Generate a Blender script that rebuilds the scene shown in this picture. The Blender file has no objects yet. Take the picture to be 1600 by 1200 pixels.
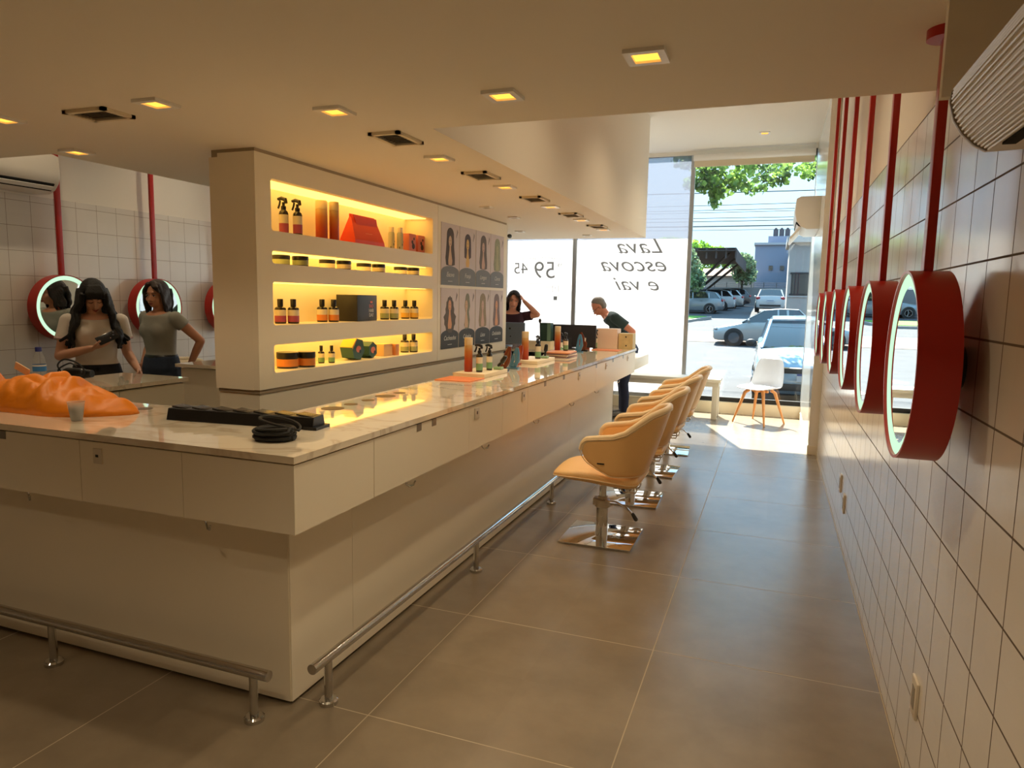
import bpy, bmesh, math, random
from math import pi, sin, cos, radians, hypot, atan2
from mathutils import Vector, Matrix

# ---------------------------------------------------------------- camera
SC = bpy.context.scene
COL = SC.collection
CAM_H = 1.55
def make_camera():
    f, pit, yaw, roll = 1092.0, -0.1205, 0.356, 0.0185
    F = Vector((-sin(yaw)*cos(pit), cos(yaw)*cos(pit), sin(pit)))
    R = Vector((cos(yaw), sin(yaw), 0)); U = R.cross(F)
    R2 = R*cos(roll)+U*sin(roll); U2 = -R*sin(roll)+U*cos(roll)
    cd = bpy.data.cameras.new('camera'); cd.sensor_width = 36; cd.lens = f/1600*36
    cd.clip_start = 0.02; cd.clip_end = 600
    co = bpy.data.objects.new('camera', cd); COL.objects.link(co)
    m = Matrix((R2, U2, -F)).transposed().to_4x4(); m.translation = (0, 0, CAM_H)
    co.matrix_world = m
    SC.camera = co
make_camera()

# ---------------------------------------------------------------- sky, sun, exposure
w = bpy.data.worlds.new('sky'); SC.world = w; w.use_nodes = True
nt = w.node_tree; nt.nodes.clear()
out = nt.nodes.new('ShaderNodeOutputWorld'); bg = nt.nodes.new('ShaderNodeBackground')
tc = nt.nodes.new('ShaderNodeTexCoord'); sp = nt.nodes.new('ShaderNodeSeparateXYZ')
cr = nt.nodes.new('ShaderNodeValToRGB')
cr.color_ramp.elements[0].position = 0.0; cr.color_ramp.elements[0].color = (0.42, 0.50, 0.52, 1)
cr.color_ramp.elements[1].position = 0.45; cr.color_ramp.elements[1].color = (0.50, 0.95, 1.45, 1)
nt.links.new(tc.outputs['Generated'], sp.inputs[0]); nt.links.new(sp.outputs['Z'], cr.inputs[0])
nt.links.new(cr.outputs[0], bg.inputs[0]); nt.links.new(bg.outputs[0], out.inputs[0])
bg.inputs[1].default_value = 0.40
sd = bpy.data.lights.new('sun', 'SUN'); sd.energy = 5.2; sd.angle = radians(0.6); sd.color = (1.0, 0.93, 0.82)
so = bpy.data.objects.new('sun', sd); COL.objects.link(so)
so.rotation_euler = Vector((0.355, -1.0, -1.40)).to_track_quat('-Z', 'Y').to_euler()
SC.view_settings.view_transform = 'Standard'; SC.view_settings.look = 'None'
SC.view_settings.gamma = 1; SC.view_settings.use_curve_mapping = False
SC.view_settings.exposure = 2.55
CY = SC.cycles
CY.max_bounces = 10; CY.diffuse_bounces = 7; CY.glossy_bounces = 4; CY.transmission_bounces = 6
CY.transparent_max_bounces = 16; CY.sample_clamp_indirect = 4.0
CY.caustics_reflective = False; CY.caustics_refractive = False

# ---------------------------------------------------------------- materials
def lin(c): return c/12.92 if c <= 0.04045 else ((c+0.055)/1.055)**2.4
def C(r, g, b): return (lin(r/255), lin(g/255), lin(b/255), 1)
MATS = {}
def mat(name, col=(200,200,200), rough=0.5, metal=0.0, spec=0.5, emit=None, estr=0, coat=0, alpha=1, bump=None, vary=None, trans=0):
    if name in MATS: return MATS[name]
    m = bpy.data.materials.new(name); m.use_nodes = True
    n = m.node_tree; b = n.nodes['Principled BSDF']
    b.inputs['Base Color'].default_value = C(*col)
    b.inputs['Roughness'].default_value = rough; b.inputs['Metallic'].default_value = metal
    b.inputs['Specular IOR Level'].default_value = spec
    b.inputs['Coat Weight'].default_value = coat; b.inputs['Alpha'].default_value = alpha
    b.inputs['Transmission Weight'].default_value = trans
    if emit: b.inputs['Emission Color'].default_value = C(*emit); b.inputs['Emission Strength'].default_value = estr
    tcn = n.nodes.new('ShaderNodeTexCoord')
    amt, sc = vary or (0.04, 6.0)
    nz = n.nodes.new('ShaderNodeTexNoise'); nz.inputs['Scale'].default_value = sc; nz.inputs['Detail'].default_value = 3
    n.links.new(tcn.outputs['Object'], nz.inputs['Vector'])
    hs = n.nodes.new('ShaderNodeMix'); hs.data_type = 'RGBA'; hs.blend_type = 'MULTIPLY'
    hs.inputs[6].default_value = C(*col)
    mr = n.nodes.new('ShaderNodeMapRange'); mr.inputs[3].default_value = 1-amt*2; mr.inputs[4].default_value = 1+amt*2
    n.links.new(nz.outputs[0], mr.inputs[0]); n.links.new(mr.outputs[0], hs.inputs[7]); hs.inputs[0].default_value = 1
    n.links.new(hs.outputs[2], b.inputs['Base Color'])
    if bump:
        bz = n.nodes.new('ShaderNodeTexNoise'); bz.inputs['Scale'].default_value = bump[0]
        n.links.new(tcn.outputs['Object'], bz.inputs['Vector'])
        bp = n.nodes.new('ShaderNodeBump'); bp.inputs['Strength'].default_value = bump[1]; bp.inputs['Distance'].default_value = 0.01
        n.links.new(bz.outputs[0], bp.inputs['Height']); n.links.new(bp.outputs[0], b.inputs['Normal'])
    MATS[name] = m; return m

def joints(n, val, size, off, hw):
    """mask = 1 on a joint line of a regular grid along one axis"""
    a = n.nodes.new('ShaderNodeMath'); a.operation = 'SUBTRACT'; n.links.new(val, a.inputs[0]); a.inputs[1].default_value = off - size*0.5
    d = n.nodes.new('ShaderNodeMath'); d.operation = 'DIVIDE'; n.links.new(a.outputs[0], d.inputs[0]); d.inputs[1].default_value = size
    f = n.nodes.new('ShaderNodeMath'); f.operation = 'FRACT'; n.links.new(d.outputs[0], f.inputs[0])
    s = n.nodes.new('ShaderNodeMath'); s.operation = 'SUBTRACT'; n.links.new(f.outputs[0], s.inputs[0]); s.inputs[1].default_value = 0.5
    ab = n.nodes.new('ShaderNodeMath'); ab.operation = 'ABSOLUTE'; n.links.new(s.outputs[0], ab.inputs[0])
    l = n.nodes.new('ShaderNodeMath'); l.operation = 'LESS_THAN'; n.links.new(ab.outputs[0], l.inputs[0]); l.inputs[1].default_value = hw/size
    fl = n.nodes.new('ShaderNodeMath'); fl.operation = 'FLOOR'; n.links.new(d.outputs[0], fl.inputs[0])
    return l.outputs[0], fl.outputs[0]

def tile_mat(name, axes, sizes, offs, hw, col, jcol, rough, cloud, tilevar=0.03, tilt=0.0):
    m = bpy.data.materials.new(name); m.use_nodes = True; n = m.node_tree; b = n.nodes['Principled BSDF']
    geo = n.nodes.new('ShaderNodeNewGeometry'); sx = n.nodes.new('ShaderNodeSeparateXYZ')
    n.links.new(geo.outputs['Position'], sx.inputs[0])
    j0, i0 = joints(n, sx.outputs[axes[0]], sizes[0], offs[0], hw); j1, i1 = joints(n, sx.outputs[axes[1]], sizes[1], offs[1], hw)
    mx = n.nodes.new('ShaderNodeMath'); mx.operation = 'MAXIMUM'; n.links.new(j0, mx.inputs[0]); n.links.new(j1, mx.inputs[1])
    cb = n.nodes.new('ShaderNodeCombineXYZ'); n.links.new(i0, cb.inputs[0]); n.links.new(i1, cb.inputs[1])
    wn = n.nodes.new('ShaderNodeTexWhiteNoise'); n.links.new(cb.outputs[0], wn.inputs['Vector'])
    nz = n.nodes.new('ShaderNodeTexNoise'); nz.inputs['Scale'].default_value = cloud[0]; nz.inputs['Detail'].default_value = 6; nz.inputs['Roughness'].default_value = 0.6
    n.links.new(geo.outputs['Position'], nz.inputs['Vector'])
    mr = n.nodes.new('ShaderNodeMapRange'); mr.inputs[1].default_value = 0.3; mr.inputs[2].default_value = 0.7
    mr.inputs[3].default_value = 1-cloud[1]; mr.inputs[4].default_value = 1+cloud[1]; n.links.new(nz.outputs[0], mr.inputs[0])
    mr2 = n.nodes.new('ShaderNodeMapRange'); mr2.inputs[3].default_value = 1-tilevar; mr2.inputs[4].default_value = 1+tilevar; n.links.new(wn.outputs[0], mr2.inputs[0])
    mu = n.nodes.new('ShaderNodeMath'); mu.operation = 'MULTIPLY'; n.links.new(mr.outputs[0], mu.inputs[0]); n.links.new(mr2.outputs[0], mu.inputs[1])
    m1 = n.nodes.new('ShaderNodeMix'); m1.data_type = 'RGBA'; m1.blend_type = 'MULTIPLY'; m1.inputs[0].default_value = 1
    m1.inputs[6].default_value = C(*col); n.links.new(mu.outputs[0], m1.inputs[7])
    m2 = n.nodes.new('ShaderNodeMix'); m2.data_type = 'RGBA'; n.links.new(mx.outputs[0], m2.inputs[0])
    n.links.new(m1.outputs[2], m2.inputs[6]); m2.inputs[7].default_value = C(*jcol)
    n.links.new(m2.outputs[2], b.inputs['Base Color'])
    rr = n.nodes.new('ShaderNodeMapRange'); rr.inputs[3].default_value = rough; rr.inputs[4].default_value = 0.8; n.links.new(mx.outputs[0], rr.inputs[0])
    n.links.new(rr.outputs[0], b.inputs['Roughness'])
    inv = n.nodes.new('ShaderNodeMath'); inv.operation = 'SUBTRACT'; inv.inputs[0].default_value = 1; n.links.new(mx.outputs[0], inv.inputs[1])
    bp = n.nodes.new('ShaderNodeBump'); bp.inputs['Strength'].default_value = 0.35; bp.inputs['Distance'].default_value = 0.002
    n.links.new(inv.outputs[0], bp.inputs['Height'])
    if tilt:
        wv = n.nodes.new('ShaderNodeTexNoise'); wv.inputs['Scale'].default_value = 3.0; n.links.new(geo.outputs['Position'], wv.inputs['Vector'])
        b2 = n.nodes.new('ShaderNodeBump'); b2.inputs['Strength'].default_value = tilt; b2.inputs['Distance'].default_value = 0.01
        n.links.new(wv.outputs[0], b2.inputs['Height']); n.links.new(b2.outputs[0], bp.inputs['Normal'])
    n.links.new(bp.outputs[0], b.inputs['Normal'])
    b.inputs['Specular IOR Level'].default_value = 0.9
    MATS[name] = m; return m

def gradient_mat(name, stops, z0, z1, rough=0.35):
    """printed colour gradient along the object's own height"""
    m = bpy.data.materials.new(name); m.use_nodes = True; n = m.node_tree; b = n.nodes['Principled BSDF']
    t = n.nodes.new('ShaderNodeTexCoord'); s = n.nodes.new('ShaderNodeSeparateXYZ'); n.links.new(t.outputs['Object'], s.inputs[0])
    mr = n.nodes.new('ShaderNodeMapRange'); mr.inputs[1].default_value = z0; mr.inputs[2].default_value = z1; n.links.new(s.outputs['Z'], mr.inputs[0])
    r = n.nodes.new('ShaderNodeValToRGB'); n.links.new(mr.outputs[0], r.inputs[0])
    e = r.color_ramp.elements
    e[0].position, e[0].color = stops[0][0], C(*stops[0][1]); e[1].position, e[1].color = stops[-1][0], C(*stops[-1][1])
    for p, c in stops[1:-1]:
        x = e.new(p); x.color = C(*c)
    n.links.new(r.outputs[0], b.inputs['Base Color']); b.inputs['Roughness'].default_value = rough
    MATS[name] = m; return m

FLOOR = tile_mat('floor_porcelain', (0, 1), (0.911, 0.905), (-0.421, 2.107), 0.0022, (128,114,95), (166,150,124), 0.27, (1.6, 0.21), 0.04)
WTILE = tile_mat('glazed_wall_tile', (1, 2), (0.2, 0.1995), (1.897, 0.6725), 0.0029, (228,223,216), (92,76,64), 0.17, (1.0, 0.02), 0.012, tilt=0.06)
WTILE2 = tile_mat('glazed_wall_tile_left', (1, 2), (0.2, 0.1995), (1.897, 0.6725), 0.0018, (226,221,214), (150,134,120), 0.22, (1.0, 0.02), 0.012, tilt=0.06)
PLASTER = mat('white_plaster', (238,232,222), 0.85, vary=(0.01, 1.0))
CEIL = mat('matt_ceiling_paint', (236,228,214), 0.9, vary=(0.01, 0.8))
LAM = mat('cream_laminate', (236,226,206), 0.38, vary=(0.008, 1.5))
LAM2 = mat('cream_cabinet_paint', (236,228,208), 0.5, vary=(0.008, 1.5))
GAP = mat('shadow_gap_black', (28,24,20), 0.7)
STEEL = mat('polished_steel', (200,198,194), 0.12, 1.0, vary=(0.01, 3))
CHROME = mat('chrome', (225,225,225), 0.04, 1.0, vary=(0.005, 3))
GREYM = mat('grey_socket_plastic', (150,142,130), 0.5)
WHITEP = mat('white_plastic', (235,232,226), 0.35, vary=(0.01, 4))
RED = mat('red_lacquer', (176,28,16), 0.33, vary=(0.03, 3))
BLACKP = mat('black_plastic', (18,17,18), 0.35)
RUBBER = mat('black_rubber', (22,22,22), 0.7)
DARK = mat('dark_cavity', (12,11,10), 0.9)
LEATHER = mat('tan_leatherette', (246,200,136), 0.42, bump=(220, 0.15), vary=(0.03, 3))
LEATHER2 = mat('pale_piping_and_lit_edge', (240,214,172), 0.42, bump=(220, 0.15), vary=(0.03, 3))
CREAML = mat('cream_leatherette', (232,216,184), 0.45, vary=(0.03, 3))
BEECH = mat('beech_wood', (214,146,84), 0.5, vary=(0.12, 14))
SILL = mat('sill_stone', (222,208,180), 0.6, vary=(0.03, 4))
ALU = mat('aluminium_frame', (176,178,180), 0.35, 0.7)

def marble():
    m = bpy.data.materials.new('veined_marble'); m.use_nodes = True; n = m.node_tree; b = n.nodes['Principled BSDF']
    t = n.nodes.new('ShaderNodeTexCoord'); mp = n.nodes.new('ShaderNodeMapping'); mp.inputs['Rotation'].default_value = (0, 0, 0.7); mp.inputs['Scale'].default_value = (1, 2.2, 1)
    n.links.new(t.outputs['Object'], mp.inputs[0])
    nz = n.nodes.new('ShaderNodeTexNoise'); nz.inputs['Scale'].default_value = 1.3; nz.inputs['Detail'].default_value = 6; nz.inputs['Distortion'].default_value = 1.4
    n.links.new(mp.outputs[0], nz.inputs['Vector'])
    s = n.nodes.new('ShaderNodeMath'); s.operation = 'SUBTRACT'; n.links.new(nz.outputs[0], s.inputs[0]); s.inputs[1].default_value = 0.5
    a = n.nodes.new('ShaderNodeMath'); a.operation = 'ABSOLUTE'; n.links.new(s.outputs[0], a.inputs[0])
    r = n.nodes.new('ShaderNodeValToRGB'); n.links.new(a.outputs[0], r.inputs[0])
    r.color_ramp.elements[0].position = 0.0; r.color_ramp.elements[0].color = C(212,196,172)
    r.color_ramp.elements[1].position = 0.035; r.color_ramp.elements[1].color = C(236,224,202)
    n.links.new(r.outputs[0], b.inputs['Base Color']); b.inputs['Roughness'].default_value = 0.05
    b.inputs['Specular IOR Level'].default_value = 0.8; b.inputs['Coat Weight'].default_value = 0.6; b.inputs['Coat Roughness'].default_value = 0.02
    return m
MARBLE = marble()

def glass_clear():
    m = bpy.data.materials.new('window_glass'); m.use_nodes = True; n = m.node_tree; n.nodes.clear()
    o = n.nodes.new('ShaderNodeOutputMaterial'); t = n.nodes.new('ShaderNodeBsdfTransparent'); t.inputs[0].default_value = (0.95, 0.98, 0.97, 1)
    g = n.nodes.new('ShaderNodeBsdfGlossy'); g.inputs['Roughness'].default_value = 0.0; mx = n.nodes.new('ShaderNodeMixShader')
    lw = n.nodes.new('ShaderNodeLayerWeight'); lw.inputs[0].default_value = 0.2; fr = n.nodes.new('ShaderNodeMapRange'); fr.inputs[3].default_value = 0.03; fr.inputs[4].default_value = 0.4; n.links.new(lw.outputs['Facing'], fr.inputs[0])
    n.links.new(fr.outputs[0], mx.inputs[0]); n.links.new(t.outputs[0], mx.inputs[1]); n.links.new(g.outputs[0], mx.inputs[2]); n.links.new(mx.outputs[0], o.inputs[0])
    return m
GLASS = glass_clear()
def film(name, clear, col=(0.93, 0.92, 0.9, 1)):
    m = bpy.data.materials.new(name); m.use_nodes = True; n = m.node_tree; n.nodes.clear()
    o = n.nodes.new('ShaderNodeOutputMaterial'); t = n.nodes.new('ShaderNodeBsdfTranslucent'); t.inputs[0].default_value = col
    d = n.nodes.new('ShaderNodeBsdfDiffuse'); d.inputs[0].default_value = (0.8, 0.8, 0.8, 1)
    mx = n.nodes.new('ShaderNodeMixShader'); mx.inputs[0].default_value = 0.15; n.links.new(t.outputs[0], mx.inputs[1]); n.links.new(d.outputs[0], mx.inputs[2])
    tr = n.nodes.new('ShaderNodeBsdfTransparent'); m2 = n.nodes.new('ShaderNodeMixShader'); m2.inputs[0].default_value = clear
    n.links.new(mx.outputs[0], m2.inputs[1]); n.links.new(tr.outputs[0], m2.inputs[2])
    n.links.new(m2.outputs[0], o.inputs[0]); return m
FILM = film('frosted_window_film', 0.0, (0.66, 0.655, 0.64, 1)); FILM2 = film('thin_frosted_window_film', 0.40, (0.16, 0.18, 0.22, 1))
def mirror_mat():
    m = bpy.data.materials.new('mirror_silver'); m.use_nodes = True; b = m.node_tree.nodes['Principled BSDF']
    b.inputs['Base Color'].default_value = (0.9, 0.93, 0.92, 1); b.inputs['Metallic'].default_value = 1; b.inputs['Roughness'].default_value = 0.0
    return m
MIRROR = mirror_mat()
def emitter(name, col, s):
    m = bpy.data.materials.new(name); m.use_nodes = True; n = m.node_tree; n.nodes.clear()
    o = n.nodes.new('ShaderNodeOutputMaterial'); e = n.nodes.new('ShaderNodeEmission'); e.inputs[0].default_value = (*col, 1); e.inputs[1].default_value = s
    n.links.new(e.outputs[0], o.inputs[0]); return m
LAMP = emitter('warm_lamp_diffuser', (1.0, 0.40, 0.05), 0.42)
STRIP = emitter('amber_led_strip', (1.0, 0.53, 0.09), 0.62)
RINGL = emitter('mint_white_ring_light', (0.62, 1.0, 0.66), 0.19)

# ---------------------------------------------------------------- mesh builder
ROOTM = {}
class MB:
    def __init__(s): s.bm = bmesh.new(); s.mi = 0
    def _f(s, vs):
        try: f = s.bm.faces.new(vs); f.material_index = s.mi; return f
        except ValueError: return None
    def box(s, x0, x1, y0, y1, z0, z1, bev=0.0, M=None):
        t = bmesh.new(); r = bmesh.ops.create_cube(t, size=1)
        for v in t.verts: v.co = Vector((x0+(v.co.x+.5)*(x1-x0), y0+(v.co.y+.5)*(y1-y0), z0+(v.co.z+.5)*(z1-z0)))
        if bev: bmesh.ops.bevel(t, geom=list(t.edges), offset=bev, segments=2, affect='EDGES', profile=0.6)
        s._merge(t, M); return s
    def _merge(s, t, M=None):
        if M: bmesh.ops.transform(t, matrix=M, verts=t.verts)
        mp = {v: s.bm.verts.new(v.co) for v in t.verts}
        for f in t.faces: s._f([mp[v] for v in f.verts])
        t.free()
    def ring(s, c, rx, ry, X, Y, n): return [s.bm.verts.new(c + X*(rx*cos(2*pi*i/n)) + Y*(ry*sin(2*pi*i/n))) for i in range(n)]
    def skin(s, rings, cap=True, close=True):
        for a, b in zip(rings, rings[1:]):
            n = len(a)
            for i in range(n if close else n-1): s._f([a[i], a[(i+1) % n], b[(i+1) % n], b[i]])
        if cap: s._f(rings[0][::-1]); s._f(rings[-1])
        return s
    def cyl(s, p0, p1, r0, r1=None, n=20, cap=True):
        return s.tube([p0, p1], [r0, r0 if r1 is None else r1], n, cap)
    def tube(s, pts, r, n=10, cap=True, flat=1.0, up=None, closed=False):
        pts = [Vector(p) for p in pts]; N = len(pts); rr = r if isinstance(r, (list, tuple)) else [r]*N
        rings = []; prev = None
        for i, p in enumerate(pts):
            if closed: d = pts[(i+1) % N]-pts[i-1]
            else: d = pts[min(i+1, N-1)]-pts[max(i-1, 0)]
            d = d.normalized() if d.length > 1e-9 else Vector((0, 0, 1))
            if prev is None:
                a = Vector(up) if up else (Vector((0, 0, 1)) if abs(d.z) < 0.9 else Vector((1, 0, 0)))
                X = a.cross(d).normalized()
            else: X = (prev - d*prev.dot(d)).normalized()
            prev = X; Y = d.cross(X)
            rings.append(s.ring(p, rr[i], rr[i]*flat, X, Y, n))
        s.skin(rings, cap=cap and not closed)
        if closed: s.skin([rings[-1], rings[0]], cap=False)
        return s
    def lathe(s, prof, c=(0, 0, 0), ax='z', n=24, cap=True, sx=1, sy=1):
        c = Vector(c); A = {'z': (Vector((1,0,0)), Vector((0,1,0)), Vector((0,0,1))), 'x': (Vector((0,1,0)), Vector((0,0,1)), Vector((1,0,0))), 'y': (Vector((0,0,1)), Vector((1,0,0)), Vector((0,1,0)))}[ax]
        rings = [s.ring(c+A[2]*h, max(r, 1e-4)*sx, max(r, 1e-4)*sy, A[0], A[1], n) for r, h in prof]
        return s.skin(rings, cap=cap)
    def ell(s, c, rx, ry, rz, n=16, M=None):
        t = bmesh.new(); bmesh.ops.create_uvsphere(t, u_segments=n, v_segments=max(6, n*2//3), radius=1)
        for v in t.verts: v.co = Vector((v.co.x*rx, v.co.y*ry, v.co.z*rz))
        if M: bmesh.ops.transform(t, matrix=M, verts=t.verts)
        bmesh.ops.translate(t, vec=Vector(c), verts=t.verts); s._merge(t); return s
    def prism(s, poly, ax, a, b):
        """2-D polygon extruded along axis ax between a and b"""
        def P(u, v, h): return {'x': (h, u, v), 'y': (u, h, v), 'z': (u, v, h)}[ax]
        A = [s.bm.verts.new(P(u, v, a)) for u, v in poly]; B = [s.bm.verts.new(P(u, v, b)) for u, v in poly]
        return s.skin([A, B])
    def caps(s, p0, p1, r0, r1, n=14):
        """tapered limb with round ends"""
        p0, p1 = Vector(p0), Vector(p1); d = (p1-p0); L = d.length; d = d/L if L else Vector((0,0,1))
        pts, rs = [], []
        for k in range(4): a = pi/2*(1-k/4); pts.append(p0-d*r0*sin(a)); rs.append(max(r0*cos(a), 1e-3))
        pts.append(p0); rs.append(r0); pts.append(p1); rs.append(r1)
        for k in range(1, 5): a = pi/2*k/4; pts.append(p1+d*r1*sin(a)); rs.append(max(r1*cos(a), 1e-3))
        return s.tube(pts, rs, n)
    def chain(s, L, n=14):
        for (p, r), (q, t) in zip(L, L[1:]): s.caps(p, q, r, t, n)
        return s
    def loft(s, rings, n=24, cap=True):
        """rings: (centre, rx, ry[, yaw])"""
        R = []
        for g in rings:
            c, rx, ry = Vector(g[0]), g[1], g[2]; a = g[3] if len(g) > 3 else 0
            R.append(s.ring(c, rx, ry, Vector((cos(a), sin(a), 0)), Vector((-sin(a), cos(a), 0)), n))
        return s.skin(R, cap=cap)
    def quad(s, a, b, c, d): s._f([s.bm.verts.new(p) for p in (a, b, c, d)]); return s
    def build(s, name, m, parent=None, world=False, smooth=35, tag=None, solid=0, sub=0, bevel=0, remesh=0, smoothit=0, M=None):
        me = bpy.data.meshes.new(name)
        bmesh.ops.remove_doubles(s.bm, verts=s.bm.verts, dist=1e-6)
        bmesh.ops.recalc_face_normals(s.bm, faces=s.bm.faces)
        s.bm.to_mesh(me); s.bm.free()
        if M: me.transform(M)
        for x in (m if isinstance(m, (list, tuple)) else [m]): me.materials.append(x)
        if smooth is not None and len(me.polygons):
            me.shade_smooth()
            if smooth < 180: me.set_sharp_from_angle(angle=radians(smooth))
        o = bpy.data.objects.new(name, me); COL.objects.link(o)
        if parent is not None:
            o.parent = parent
            if world: me.transform(worldm(parent).inverted())
        if remesh:
            md = o.modifiers.new('remesh', 'REMESH'); md.mode = 'VOXEL'; md.voxel_size = remesh; md.use_smooth_shade = True
            md = o.modifiers.new('soften', 'SMOOTH'); md.factor = 0.5; md.iterations = smoothit or 4
        if solid: md = o.modifiers.new('thick', 'SOLIDIFY'); md.thickness = solid; md.offset = 0
        if bevel: md = o.modifiers.new('bevel', 'BEVEL'); md.width = bevel; md.segments = 3; md.limit_method = 'ANGLE'
        if sub: md = o.modifiers.new('sub', 'SUBSURF'); md.levels = sub; md.render_levels = sub
        if tag: tg(o, *tag)
        return o
def worldm(o):
    m = o.matrix_local.copy() if False else Matrix.LocRotScale(o.location, o.rotation_euler, o.scale)
    return worldm(o.parent) @ m if o.parent else m
def tg(o, label=None, cat=None, group=None, kind=None):
    if label: o['label'] = label
    if cat: o['category'] = cat
    if group: o['group'] = group
    if kind: o['kind'] = kind
    return o
def thing(name, loc, label, cat, group=None, rz=0.0):
    o = bpy.data.objects.new(name, None); COL.objects.link(o); o.empty_display_size = 0.1
    o.location = loc; o.rotation_euler = (0, 0, rz)
    return tg(o, label, cat, group)
def struct(mb, name, m, **k):
    o = mb.build(name, m, **k); o['kind'] = 'structure'; return o
def copy_tree(o, parent=None):
    c = o.copy(); COL.objects.link(c)
    if parent is not None: c.parent = parent
    for ch in list(o.children): copy_tree(ch, c)
    return c
def again(o, loc, label, rz=None, group=None):
    c = copy_tree(o); c.location = loc
    if rz is not None: c.rotation_euler = (0, 0, rz)
    c['label'] = label
    if group: c['group'] = group
    return c
def text(s, name, size, m, parent, loc, rot, ex=0.0006, align='CENTER', world=False, sx=1.0, shear=0.0):
    cu = bpy.data.curves.new(name, 'FONT'); cu.body = s; cu.size = size; cu.extrude = ex; cu.align_x = align; cu.align_y = 'CENTER'; cu.shear = shear
    cu.materials.append(m)
    tmp = bpy.data.objects.new('tmp', cu); me = bpy.data.meshes.new_from_object(tmp); bpy.data.objects.remove(tmp); bpy.data.curves.remove(cu)
    o = bpy.data.objects.new(name, me); COL.objects.link(o); o.parent = parent
    o.location = loc; o.rotation_euler = rot; o.scale = (sx, 1, 1)
    if world: o.location = worldm(parent).inverted() @ Vector(loc)
    return o

def curve(P, n=8):
    """Catmull-Rom through the points"""
    P = [Vector(p) for p in P]; out = []
    for i in range(len(P)-1):
        a, b_, c, d = P[max(i-1, 0)], P[i], P[i+1], P[min(i+2, len(P)-1)]
        for k in range(n):
            t = k/n; out.append(0.5*((2*b_)+(c-a)*t+(2*a-5*b_+4*c-d)*t*t+(3*b_-a-3*c+d)*t**3))
    return out+[P[-1]]

# ================================================================ THE ROOM
XR, XL, YF, YB, ZC, ZH = 0.495, -5.76, 10.3, -2.8, 2.29, 3.64
b = MB(); b.box(XL-0.1, XR+0.1, YB, YF+0.15, -0.12, 0); struct(b, 'floor', FLOOR)
b = MB(); b.box(XR, XR+0.12, YB, YF, 0, 2.272); struct(b, 'wall_right', WTILE)
b = MB(); b.box(XR+0.004, XR+0.12, YB, YF, 2.272, ZH+0.1); struct(b, 'wall_right_upper', PLASTER)
b = MB(); b.box(XL-0.12, XL, YB, YF, 0, 2.32); struct(b, 'wall_left', WTILE2)
b = MB(); b.box(XL-0.12, XL-0.004, YB, YF, 2.32, ZH+0.1); struct(b, 'wall_left_upper', PLASTER)
b = MB(); b.box(XL-0.12, XR+0.12, YB-0.12, YB, 0, ZH+0.1); struct(b, 'wall_back', PLASTER)
b = MB(); b.prism([(XL, YB), (XR, YB), (XR, 2.86), (-1.46, 2.86), (-1.46, 8.3), (-3.73, 8.3), (-3.73, 2.80), (XL, 2.80)], 'z', ZC, ZH)
struct(b, 'ceiling', CEIL, smooth=None)
b = MB(); b.box(XL-0.12, XR+0.12, YB, YF+0.06, ZH, ZH+0.1); struct(b, 'ceiling_upper', CEIL)
b = MB(); b.box(0.285, XR, 1.655, 1.68, 1.965, ZC); struct(b, 'wall_bulkhead', CEIL)
b = MB(); b.box(XL, XR+0.12, YF-0.02, YF+0.06, ZH-0.05, ZH+0.1); struct(b, 'wall_front', PLASTER)
GLOSSW = mat('glossy_white_lining', (226,228,226), 0.12, vary=(0.01, 2))
b = MB(); b.box(0.405, XR, 7.8, YF, 0.09, ZH); o = struct(b, 'wall_pier', [PLASTER, GLOSSW])
for p in o.data.polygons:
    if p.normal.x < -0.9: p.material_index = 1
b = MB(); b.box(0.400, XR, 7.795, YF, 0, 0.09); struct(b, 'baseboard_pier', LAM)
b = MB(); b.box(XL, 0.405, 10.24, 10.42, 0, 0.16); struct(b, 'window_sill', SILL)

# front windows: clear pane, then frosted panes lettered from the street side
def window(name, x0, x1, m_low, m_up, split=2.45):
    w = MB()
    w.box(x0, x1, 10.285, 10.325, 0.16, 0.215); w.box(x0, x0+0.035, 10.28, 10.33, 0.16, ZH-0.05); w.box(x1-0.02, x1, 10.28, 10.33, 0.16, ZH-0.05)
    f = struct(w, name, ALU)
    g = MB(); g.box(x0+0.02, x1-0.02, 10.301, 10.307, 0.2, split if m_up else ZH-0.05); g.build('pane', m_low, f)
    if m_up:
        g = MB(); g.box(x0+0.02, x1-0.02, 10.301, 10.307, split, ZH-0.05); g.build('upper_pane', m_up, f)
    return f
w1 = window('window_1', -1.19, 0.42, GLASS, None)
k = MB(); k.box(-1.15, 0.40, 10.28, 10.33, 0.165, 0.225); k.build('bottom_seal', GAP, w1)
w2 = window('window_2', -2.87, -1.19, FILM, FILM2)
w3 = window('window_3', -3.98, -2.87, FILM, FILM2)
w4 = window('window_4', -5.74, -3.98, FILM, FILM2)
LET = film('grey_vinyl_lettering', 0.26, (0.02, 0.02, 0.02, 1))
def wtext(s, size, x, z, parent, **k):
    return text(s, 'lettering', size, LET, parent, (x, 10.296, z), (pi/2, 0, pi), ex=0.001, **k)
wtext('Lava', 0.30, -1.86, 2.34, w2, shear=0.45, sx=1.25); wtext('escova', 0.30, -1.94, 2.08, w2, shear=0.45, sx=1.2); wtext('e vai', 0.28, -1.87, 1.80, w2, shear=0.45, sx=1.25)
wtext('Lavagem + finalização natural', 0.062, -3.44, 2.185, w3)
wtext('59', 0.36, -3.33, 1.99, w3); wtext('R$', 0.07, -3.09, 2.08, w3); wtext("'", 0.12, -3.56, 2.07, w3); wtext('45', 0.24, -3.72, 2.02, w3)
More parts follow.
